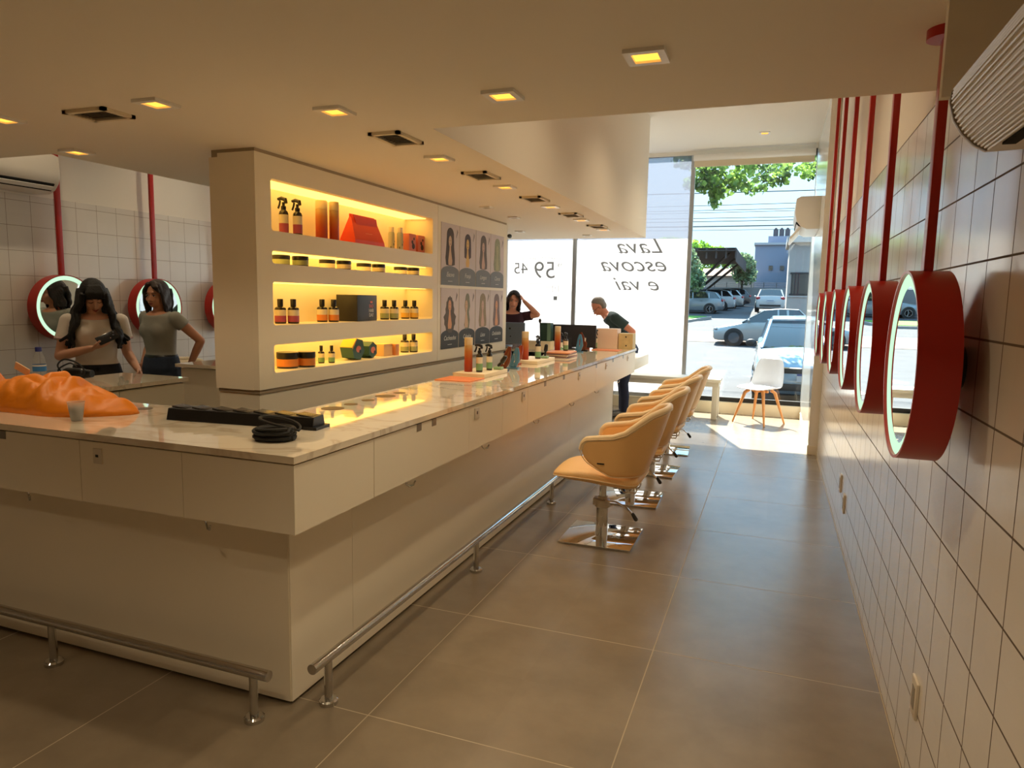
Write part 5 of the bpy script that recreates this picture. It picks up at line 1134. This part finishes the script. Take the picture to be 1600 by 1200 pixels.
for (h, nm, m, e) in [(0.13, 'kerb', CURB, 0), (0.16, 'turf', mat('lawn_green', (80,127,33), 0.9, vary=(0.15, 8)), 0.18)]:
    b = MB(); Q = [(P[0][0]+e, P[0][1]+e), (P[1][0]-e, P[1][1]+e), (P[2][0]-e*1.3, P[2][1]-e), (P[3][0]+e, P[3][1]-e)]
    A = [b.bm.verts.new((x, y, gz(y)-0.05)) for x, y in Q]; B = [b.bm.verts.new((x, y, gz(y)+h)) for x, y in Q]; b.skin([A, B]); b.build(nm, m, t, world=True, smooth=None)

# ---- cars
CG = mat('car_window_glass', (18,23,26), 0.05, spec=0.9); TYRE = mat('tyre_rubber', (18,18,18), 0.8); RIM = mat('alloy_rim', (118,119,121), 0.3, 0.8); TAIL = mat('tail_light_red', (141,20,23), 0.2); HEADL = mat('head_light_clear', (147,151,155), 0.1, 0.3); TRIM = mat('car_trim_black', (16,16,18), 0.5)
def car(label, loc, rz, paint, L=4.1, W=1.74, H=1.47, kind='hatch', plate=None, group=None, steel_rims=False):
    t = thing('car', loc, label, 'car', group, rz)
    hw = W/2
    # (y along length from the front bumper = 0, bottom z, waist z, half width factor)
    if kind == 'hatch': st = [(0.0, 0.30, 0.56, 0.78), (0.06, 0.22, 0.66, 0.90), (0.30, 0.20, 0.76, 0.98), (0.8, 0.20, 0.86, 1.0), (1.18, 0.20, 0.95, 1.0), (2.2, 0.20, 0.97, 1.0), (3.2, 0.20, 0.99, 1.0), (L-0.35, 0.22, 1.0, 0.98), (L-0.08, 0.26, 0.96, 0.93), (L, 0.36, 0.80, 0.85)]; gh = [(1.0, 0.93), (1.78, H-0.06), (2.3, H), (3.2, H-0.02), (L-0.50, H-0.10), (L-0.14, 0.98)]
    else: st = [(0.0, 0.30, 0.54, 0.78), (0.06, 0.22, 0.64, 0.90), (0.30, 0.20, 0.72, 0.98), (0.8, 0.20, 0.82, 1.0), (1.2, 0.20, 0.92, 1.0), (2.3, 0.20, 0.95, 1.0), (3.3, 0.20, 0.97, 1.0), (L-0.55, 0.22, 0.99, 0.99), (L-0.06, 0.28, 0.97, 0.92), (L, 0.38, 0.80, 0.86)]; gh = [(1.05, 0.9), (1.85, H-0.06), (2.4, H), (3.05, H-0.02), (L-0.75, 0.99)]
    b = MB(); rings = []
    for y, zb_, zw, k in st:
        w_ = hw*k; pts = [(-w_*0.80, zb_), (-w_*0.95, zb_+0.03), (-w_, zb_+(zw-zb_)*0.35), (-w_, zb_+(zw-zb_)*0.7), (-w_*0.95, zw-0.02), (-w_*0.86, zw+0.005), (-w_*0.45, zw+0.03), (0, zw+0.04)]
        pts = pts+[(-x, z) for x, z in pts[-2::-1]]; rings.append([b.bm.verts.new((x, y, z)) for x, z in pts])
    b.skin(rings); b.build('body', paint, t, smooth=50)
    b = MB(); rings = []
    for y, z in gh:
        top = z > 1.1; w0 = hw*0.87; zz = 0.93; f = (z-0.93)/(H-0.93); w1 = hw*(0.87-0.19*max(0, f))
        rings.append([b.bm.verts.new(p) for p in [(-w0, y, zz), (-w0*0.5-w1*0.5, y, zz+(z-zz)*0.5), (-w1, y, z-0.005), (0, y, z+0.015*top), (w1, y, z-0.005), (w0*0.5+w1*0.5, y, zz+(z-zz)*0.5), (w0, y, zz)]])
    # lean the lower edge so the screens slope
    b.skin(rings); b.build('windows', CG, t, smooth=30)
    b = MB(); rf = [g for g in gh if g[1] > 1.25]
    rings = []
    for y, z in [(rf[0][0]-0.03, rf[0][1])]+rf[1:]:
        f = (z-0.93)/(H-0.93); w1 = hw*(0.87-0.19*f)+0.006; rings.append([b.bm.verts.new(p) for p in [(-w1, y, z-0.03), (-w1*0.96, y, z+0.006), (0, y, z+0.026), (w1*0.96, y, z+0.006), (w1, y, z-0.03), (0, y, z-0.035)]])
    b.skin(rings); b.build('roof', paint, t, smooth=60)
    b = MB()
    for s in (-1, 1):
        def gp(y, z): f = (z-0.93)/(H-0.93); return (s*(hw*(0.87-0.19*f)+0.004), y, z)
        (ya, za), (yb, zb2) = gh[0], gh[1]; b.tube([gp(ya, 0.92), gp(yb, zb2)], 0.028, 6, flat=0.6)
        ym = 2.35; b.tube([gp(ym, 0.95), gp(ym-0.03, H-0.03)], 0.03, 6, flat=0.4)
        (yc, zc_), (yd, zd) = gh[-1], gh[-2]; b.tube([gp(yc-0.02, 0.96), gp(yd, zd)], 0.05, 6, flat=0.6)
        b.tube([gp(yd-0.35, 0.96), gp(yd-0.4, zd-0.02)], 0.04, 6, flat=0.4)
    b.build('pillars', paint, t)
    for wx in (-1, 1):
        for wy in (0.78, L-0.80):
            b = MB(); b.lathe([(0.36, -0.004), (0.36, 0.004)], c=(wx*(hw-0.0), wy, 0.33), ax='x', n=28); b.build('wheel_arch', TRIM, t)
            b = MB(); x0 = wx*(hw-0.19); x1 = wx*(hw+0.012); prof = [(0.2, 0), (0.30, 0.0), (0.315, 0.02*wx), (0.315, (x1-x0)-0.02*wx), (0.30, x1-x0), (0.2, x1-x0)]
            b.lathe(prof, c=(x0, wy, 0.315), ax='x', n=28); o = b.build('wheel', TYRE, t)
            b = MB(); b.lathe([(0.205, 0), (0.2, 0.012*wx)], c=(x1, wy, 0.315), ax='x', n=28)
            if not steel_rims:
                b.bm.free(); b = MB(); b.lathe([(0.205, 0), (0.205, 0.006*wx), (0.18, 0.006*wx), (0.18, 0)], c=(x1, wy, 0.315), ax='x', n=28)
                for k in range(5):
                    a = 2*pi*k/5; b.tube([(x1+0.004*wx, wy, 0.315), (x1+0.006*wx, wy+0.185*cos(a), 0.315+0.185*sin(a))], [0.035, 0.022], 6, flat=0.5)
            b.build('rim', RIM if not steel_rims else mat('steel_rim_dark', (56,56,59), 0.6), o)
    for s in (-1, 1):
        b = MB(); b.ell((s*hw*0.74, 0.10, 0.645), 0.17, 0.10, 0.065, n=14); b.build('headlight', HEADL, t)
        b = MB(); b.ell((s*hw*0.80, L-0.06, 0.86), 0.14, 0.08, 0.10, n=14); b.build('tail_light', TAIL, t)
        b = MB(); b.ell((s*(hw+0.08), 1.30, 0.99), 0.10, 0.05, 0.07, n=12); b.build('side_mirror', paint if not plate else TRIM, t)
        b = MB(); b.box(s*hw*1.0-0.004, s*hw*1.0+0.004, 1.9, 2.0, 0.80, 0.82); b.box(s*hw-0.004, s*hw+0.004, 2.85, 2.95, 0.80, 0.82); b.build('door_handle', TRIM, t)
    b = MB(); b.box(-hw*0.52, hw*0.52, -0.012, 0.08, 0.57, 0.66, bev=0.01); b.build('upper_grille', TRIM, t)
    b = MB(); b.box(-hw*0.60, hw*0.60, -0.015, 0.08, 0.28, 0.40, bev=0.01); b.build('lower_grille', TRIM, t)
    b = MB(); b.box(-hw*0.5, hw*0.5, -0.02, 0.05, 0.655, 0.672); b.build('chrome_strip', CHROME, t)
    b = MB(); b.box(-hw*0.7, hw*0.7, L-0.02, L+0.012, 0.36, 0.48, bev=0.01); b.build('rear_bumper_insert', TRIM, t)
    for y, nm in [(-0.03, 'front_plate'), (L+0.01, 'rear_plate')]:
        z0 = 0.44 if y < 0 else 0.60
        b = MB(); b.box(-0.2, 0.2, y-0.004, y+0.02, z0, z0+0.13); o = b.build(nm, mat('plate_white', (151,152,155), 0.5), t)
        b = MB(); b.box(-0.2, 0.2, y-0.006 if y < 0 else y+0.018, y-0.002 if y < 0 else y+0.022, z0+0.10, z0+0.13); b.build('blue_band', mat('plate_blue', (20,40,100), 0.5), o)
        if plate and y < 0: text(plate, 'plate_characters', 0.115, TRIM, o, (0, y-0.006, z0+0.05), (pi/2, 0, 0), ex=0.001)
    return t
LBLUE = mat('car_paint_pale_blue', (113,134,149), 0.25, 0.2, coat=0.6); SILV = mat('car_paint_silver', (138,138,136), 0.28, 0.35, coat=0.6); SILV2 = mat('car_paint_grey_silver', (118,123,127), 0.28, 0.4, coat=0.6); WHC = mat('car_paint_white', (155,155,155), 0.25, coat=0.6); DKC = mat('car_paint_dark', (33,31,36), 0.25, coat=0.6)
car('pale blue car parked facing the shop right outside the clear window', (0.60, 12.35, -0.15), 0.02, LBLUE, kind='hatch', plate='SRV')
car('dusty silver car driving left across the street behind the pale blue car', (-2.20, 28.9, gz(28)), -pi/2, SILV, kind='sedan', L=4.3, H=1.44, steel_rims=True)
car('white sedan seen from behind in the middle of the car park', (-0.30, 50.0, gz(50)), pi, WHC, kind='sedan', L=4.3, H=1.42)
for i, (x, y, m, l) in enumerate([(-7.27, 46.6, SILV2, 'large silver hatchback at the near end of the row of parked cars'), (-6.78, 50.6, WHC, 'white car second in the row of parked cars, behind the silver hatchback'), (-6.42, 54.6, SILV, 'silver car third in the row of parked cars'), (-6.05, 59.0, DKC, 'dark car at the far end of the row of parked cars')]):
    car(l, (x, y, gz(y-0.9)), -pi/2, m, kind='hatch', L=4.2, H=1.45, group='parked cars across the street')
# occupant of the silver car: a dark head shape is only a few pixels and stays behind the glass

# ---- buildings
t = thing('guard_booth', (1.6, 31, gz(31)), 'pinkish-grey booth with a dark barred window right of the street', 'building')
BO = mat('booth_render', (143,136,131), 0.9)
b = MB(); b.box(0.42, 4.2, 31.0, 35, gz(31), 4.05); b.build('walls', BO, t, world=True)
b = MB(); b.box(0.30, 4.4, 30.8, 35.2, 4.05, 4.3); b.build('roof_slab', mat('booth_slab', (151,149,147), 0.9), t, world=True)
b = MB(); b.box(0.55, 1.75, 30.97, 31.02, 1.98, 2.80); o = b.build('window', CG, t, world=True)
b = MB()
for k in range(3): b.box(0.56+0.12*k, 0.6+0.12*k, 30.94, 30.97, 1.98, 2.80)
b.box(0.5, 1.8, 30.93, 30.98, 2.78, 2.85); b.box(0.5, 1.8, 30.93, 30.98, 1.93, 1.99); b.build('window_bars', TRIM, o, world=True)
b = MB(); b.box(0.415, 4.2, 30.96, 31.0, 1.85, 1.92); b.build('sill_band', mat('booth_slab', (151,149,147), 0.9), t, world=True)
t = thing('warehouse', (2, 68, gz(68)), 'long blue-grey windowed building behind the car park', 'building')
BL = mat('blue_grey_render', (111,121,138), 0.9)
b = MB(); b.box(-2.0, 14, 68.2, 80, 1.0, 6.85); b.build('walls', BL, t, world=True)
b = MB(); b.box(-2.1, 14, 68.0, 80, 6.85, 7.05); b.build('parapet', mat('pale_parapet', (149,151,155), 0.9), t, world=True)
for k in range(4):
    b = MB(); b.box(-0.75+0.95*k, -0.42+0.95*k, 68.12, 68.25, 4.6, 5.0); b.build('window', CG, t, world=True)
b = MB(); b.box(1.3, 6, 63.5, 68, 1.2, 6.4); b.build('front_wing', mat('pale_wing', (138,142,149), 0.9), t, world=True)
b = MB(); b.box(-0.95, 1.8, 69, 72, 7.05, 7.7); b.build('roof_block', mat('lilac_block', (127,131,149), 0.9), t, world=True)
for k in range(3):
    b = MB(); b.box(-0.55+0.5*k, -0.12+0.5*k, 69.2, 70, 7.7, 8.3); b.cyl((-0.34+0.5*k, 69.3, 8.35), (-0.34+0.5*k, 69.9, 8.35), 0.12); b.build('roof_condenser', mat('condenser_grey', (75,69,75), 0.7), t, world=True)
t = thing('boundary_wall', (-4, 63, gz(63)), 'long grey wall topped with wire fence at the back of the car park', 'wall')
b = MB(); b.box(-26, 1.2, 63, 63.3, 1.2, 2.9); b.build('masonry', mat('wall_render_grey', (118,118,119), 0.95, vary=(0.08, 0.5)), t, world=True)
b = MB(); 
for k in range(28): b.cyl((-26+1.0*k, 63.1, 2.9), (-26+1.0*k, 63.1, 3.35), 0.03, n=5)
for z in (3.0, 3.15, 3.3): b.cyl((-26, 63.1, z), (1.2, 63.1, z), 0.015, n=4)
b.build('wire_fence', mat('fence_grey', (74,72,75), 0.8), t, world=True)
t = thing('brick_shed', (-4, 66.5, gz(66)), 'low shed with a reddish tiled roof behind the grey wall', 'building')
b = MB(); b.box(-6, -1.9, 65.0, 67.4, 1.2, 4.0); b.build('walls', mat('beige_render', (138,131,124), 0.9), t, world=True)
b = MB(); b.prism([(64.7, 3.95), (67.6, 3.95), (66.1, 4.65)], 'x', -6.3, -1.8); b.build('tiled_roof', mat('clay_tiles', (124,100,87), 0.9, vary=(0.15, 10)), t, world=True)
t = thing('carport', (-4, 49, gz(49)), 'dark slatted carport canopy on slanted posts above the parked cars', 'carport')
SL = mat('dark_slat_metal', (44,41,44), 0.7)
b = MB()
x0, x1, y0, y1 = -10.0, -2.44, 45.5, 60.6
for k in range(22):
    y = y0+(y1-y0)*k/21; b.box(x0, x1, y-0.25, y+0.15, 4.75-0.0*k, 4.82)
b.box(x0, x1, y0, y1, 4.9, 4.95); b.build('slatted_roof', SL, t, world=True)
b = MB()
for k in range(34):
    y = y0+(y1-y0)*k/33; b.box(x1-0.03, x1+0.03, y, y+0.25, 4.1, 4.9)
b.box(x1-0.02, x1+0.0, y0, y1, 4.1, 4.9)
for k in range(14): b.box(x0+(x1-x0)*k/13-0.05, x0+(x1-x0)*k/13+0.05, y0-0.03, y0+0.03, 4.3, 4.9)
b.build('slatted_fascia', mat('slat_metal_brown', (62,56,56), 0.7), t, world=True)
for k in range(3):
    y = 47+6*k; b = MB(); b.tube([(x1-0.4, y, 4.75), (x0+3.2, y, gz(y))], 0.09, 8); b.build('slanted_post', TRIM, t, world=True)

# ---- vegetation
def leaf_mat(name, c1, c2):
    m = bpy.data.materials.new(name); m.use_nodes = True; n = m.node_tree; b_ = n.nodes['Principled BSDF']
    tcn = n.nodes.new('ShaderNodeTexCoord'); nz = n.nodes.new('ShaderNodeTexNoise'); nz.inputs['Scale'].default_value = 3.5
    n.links.new(tcn.outputs['Object'], nz.inputs['Vector']); r = n.nodes.new('ShaderNodeValToRGB'); n.links.new(nz.outputs[0], r.inputs[0])
    r.color_ramp.elements[0].position = 0.35; r.color_ramp.elements[0].color = C(*c1); r.color_ramp.elements[1].position = 0.65; r.color_ramp.elements[1].color = C(*c2)
    n.links.new(r.outputs[0], b_.inputs['Base Color']); b_.inputs['Roughness'].default_value = 0.6
    tr = n.nodes.new('ShaderNodeBsdfTranslucent'); n.links.new(r.outputs[0], tr.inputs[0]); mx = n.nodes.new('ShaderNodeMixShader'); mx.inputs[0].default_value = 0.45
    o = n.nodes['Material Output']; n.links.new(b_.outputs[0], mx.inputs[1]); n.links.new(tr.outputs[0], mx.inputs[2]); n.links.new(mx.outputs[0], o.inputs[0]); return m
LF1 = leaf_mat('leaf_mid_green', (47,74,40), (150,186,90)); LF2 = leaf_mat('leaf_bright_green', (60,107,26), (170,215,80)); LF3 = leaf_mat('leaf_grey_green', (56,77,56), (150,176,130))
BARK = mat('tree_bark', (62,52,44), 0.9, vary=(0.2, 12))
def leaves(blobs, n, size, seed):
    rng = random.Random(seed); b = MB(); tot = sum(q[3] for q in blobs)
    for cx, cy, cz, wgt, rx, ry, rz_ in blobs:
        for _ in range(int(n*wgt/tot)):
            while True:
                p = Vector((rng.uniform(-1, 1), rng.uniform(-1, 1), rng.uniform(-1, 1)))
                if p.length <= 1: break
            p = Vector((cx+p.x*rx, cy+p.y*ry, cz+p.z*rz_)); s = size*rng.uniform(0.6, 1.3)
            a = Vector((rng.gauss(0, 1), rng.gauss(0, 1), rng.gauss(0, 1)-0.6)).normalized(); c = a.orthogonal().normalized()
            c = (Matrix.Rotation(rng.uniform(0, 6.28), 3, a) @ c)*s*0.42; a = a*s
            b._f([b.bm.verts.new(v) for v in (p-a*0.5, p+c, p+a*0.5, p-c)])
    return b
def tree(label, loc, blobs, n, size, m, seed, trunk, cat='tree', name='tree', group=None):
    t = thing(name, loc, label, cat, group)
    leaves(blobs, n, size, seed).build('foliage', m, t, world=True, smooth=None)
    b = MB()
    for P, r0, r1 in trunk: b.tube(P, [r0+(r1-r0)*i/(len(P)-1) for i in range(len(P))], 8)
    b.build('trunk', BARK, t, world=True); return t
rng = random.Random(8); bl = []
for i in range(30):
    x = -2.0+2.9*rng.random(); top = 4.55; lowest = 3.95 if x > -0.1 else 3.75
    z = rng.uniform(lowest, top); bl.append((x, 14.2+rng.uniform(-0.6, 0.8), z, 1.0, 0.26, 0.3, 0.15))
bl += [(-1.15, 14.1, 3.62, 0.7, 0.16, 0.2, 0.13), (-1.2, 14.1, 3.45, 0.6, 0.13, 0.15, 0.12), (-0.75, 14.1, 3.74, 0.6, 0.2, 0.2, 0.12), (-0.1, 14.2, 3.82, 0.7, 0.2, 0.2, 0.10), (0.35, 14.0, 3.95, 0.3, 0.1, 0.1, 0.14), (-1.5, 14.2, 3.9, 0.8, 0.2, 0.2, 0.2), (-0.6, 14.2, 4.0, 0.9, 0.4, 0.3, 0.14)]
bl += [(-3.6, 14.5, 4.9, 3.0, 0.5, 0.6, 0.4)]
tree('broad street tree whose leafy branches hang across the top of the clear window', (-3.9, 14.6, -0.15), bl, 3300, 0.105, LF1, 11,
     [([(-3.9, 14.6, -0.15), (-3.85, 14.6, 2.0), (-3.6, 14.5, 3.9), (-3.1, 14.4, 5.1)], 0.17, 0.1), ([(-3.6, 14.5, 3.9), (-2.2, 14.3, 4.6), (-0.9, 14.2, 4.5), (0.2, 14.1, 4.3)], 0.07, 0.012), ([(-2.2, 14.3, 4.6), (-1.5, 14.15, 4.1), (-1.2, 14.1, 3.55)], 0.03, 0.006), ([(-0.9, 14.2, 4.5), (-0.3, 14.2, 4.0), (-0.05, 14.2, 3.85)], 0.02, 0.005)])
tree('bright green round tree behind the carport', (-9.0, 72.0, gz(72)), [(-10, 72, 6.7, 3, 2.3, 1.6, 1.4), (-7.8, 72, 6.6, 2, 1.8, 1.4, 1.1), (-5.7, 72, 6.1, 2, 1.7, 1.4, 1.0), (-8, 72, 5.3, 2, 3.8, 1.5, 1.3)], 4200, 0.36, LF2, 3, [([(-9.0, 72, gz(72)), (-8.8, 72, 5.4)], 0.25, 0.15)])
tree('small rounded grey-green tree left of the blue-grey building', (-2.7, 61.9, gz(62)), [(-2.7, 61.9, 4.6, 3, 1.05, 0.9, 1.15), (-2.5, 61.9, 3.9, 1, 1.0, 0.9, 0.8)], 2200, 0.24, LF3, 4, [([(-2.7, 61.9, gz(62)), (-2.7, 61.9, 4)], 0.12, 0.08)])
tree('loose pale green tree at the left edge of the clear window view', (-5.4, 43.3, gz(43.3)), [(-4.9, 43.2, 3.5, 2, 0.7, 0.6, 0.9), (-4.5, 43.0, 2.9, 2, 0.6, 0.6, 0.7), (-5.3, 43.2, 4.3, 1, 0.8, 0.6, 0.6)], 1500, 0.2, LF3, 5, [([(-5.4, 43.3, gz(43.3)), (-5.3, 43.2, 2.2), (-4.9, 43.2, 3.4)], 0.16, 0.08), ([(-5.3, 43.2, 2.2), (-4.5, 43.1, 2.9)], 0.07, 0.03)])
# overhead cables
cm = mat('cable_black', (26,29,33), 0.7)
for i, (z0, z1, r) in enumerate([(3.68, 3.60, 0.010), (3.40, 3.44, 0.006), (3.33, 3.32, 0.006), (3.27, 3.3, 0.005), (3.20, 3.15, 0.006), (3.11, 3.13, 0.007), (3.03, 3.02, 0.012), (2.96, 2.95, 0.005)]):
    y = 16.5; k = (y/14); f = lambda z: 1.55+(z-1.55)*k
    P = [(-9+18*j/16, y, f(z0+(z1-z0)*(j/16))-0.04*sin(pi*j/16)+0.03*((j/8-1)**2)) for j in range(17)]
    b = MB(); b.tube(P, r, 6)
    o = b.build('power_cable', cm, tag=(f'{["topmost","second","third","fourth","fifth","sixth","thick seventh","lowest"][i]} of the eight overhead cables crossing the sky outside', 'cable', 'overhead cables outside'))
# shop fronts across the street, left of the view: seen only in the ring mirrors
t = thing('shuttered_building', (-26, 40, gz(40)), 'pale building with a roller shutter farther left across the street', 'building')
b = MB(); b.box(-34, -19, 36, 46, 0, 5.0); b.build('walls', mat('pale_render', (138,136,134), 0.9), t, world=True)
b = MB()
for k in range(24): b.box(-30, -21, 35.94, 36.0, 0.5+0.13*k, 0.6+0.13*k)
b.build('roller_shutter', mat('shutter_grey', (100,105,107), 0.6, 0.3), t, world=True)
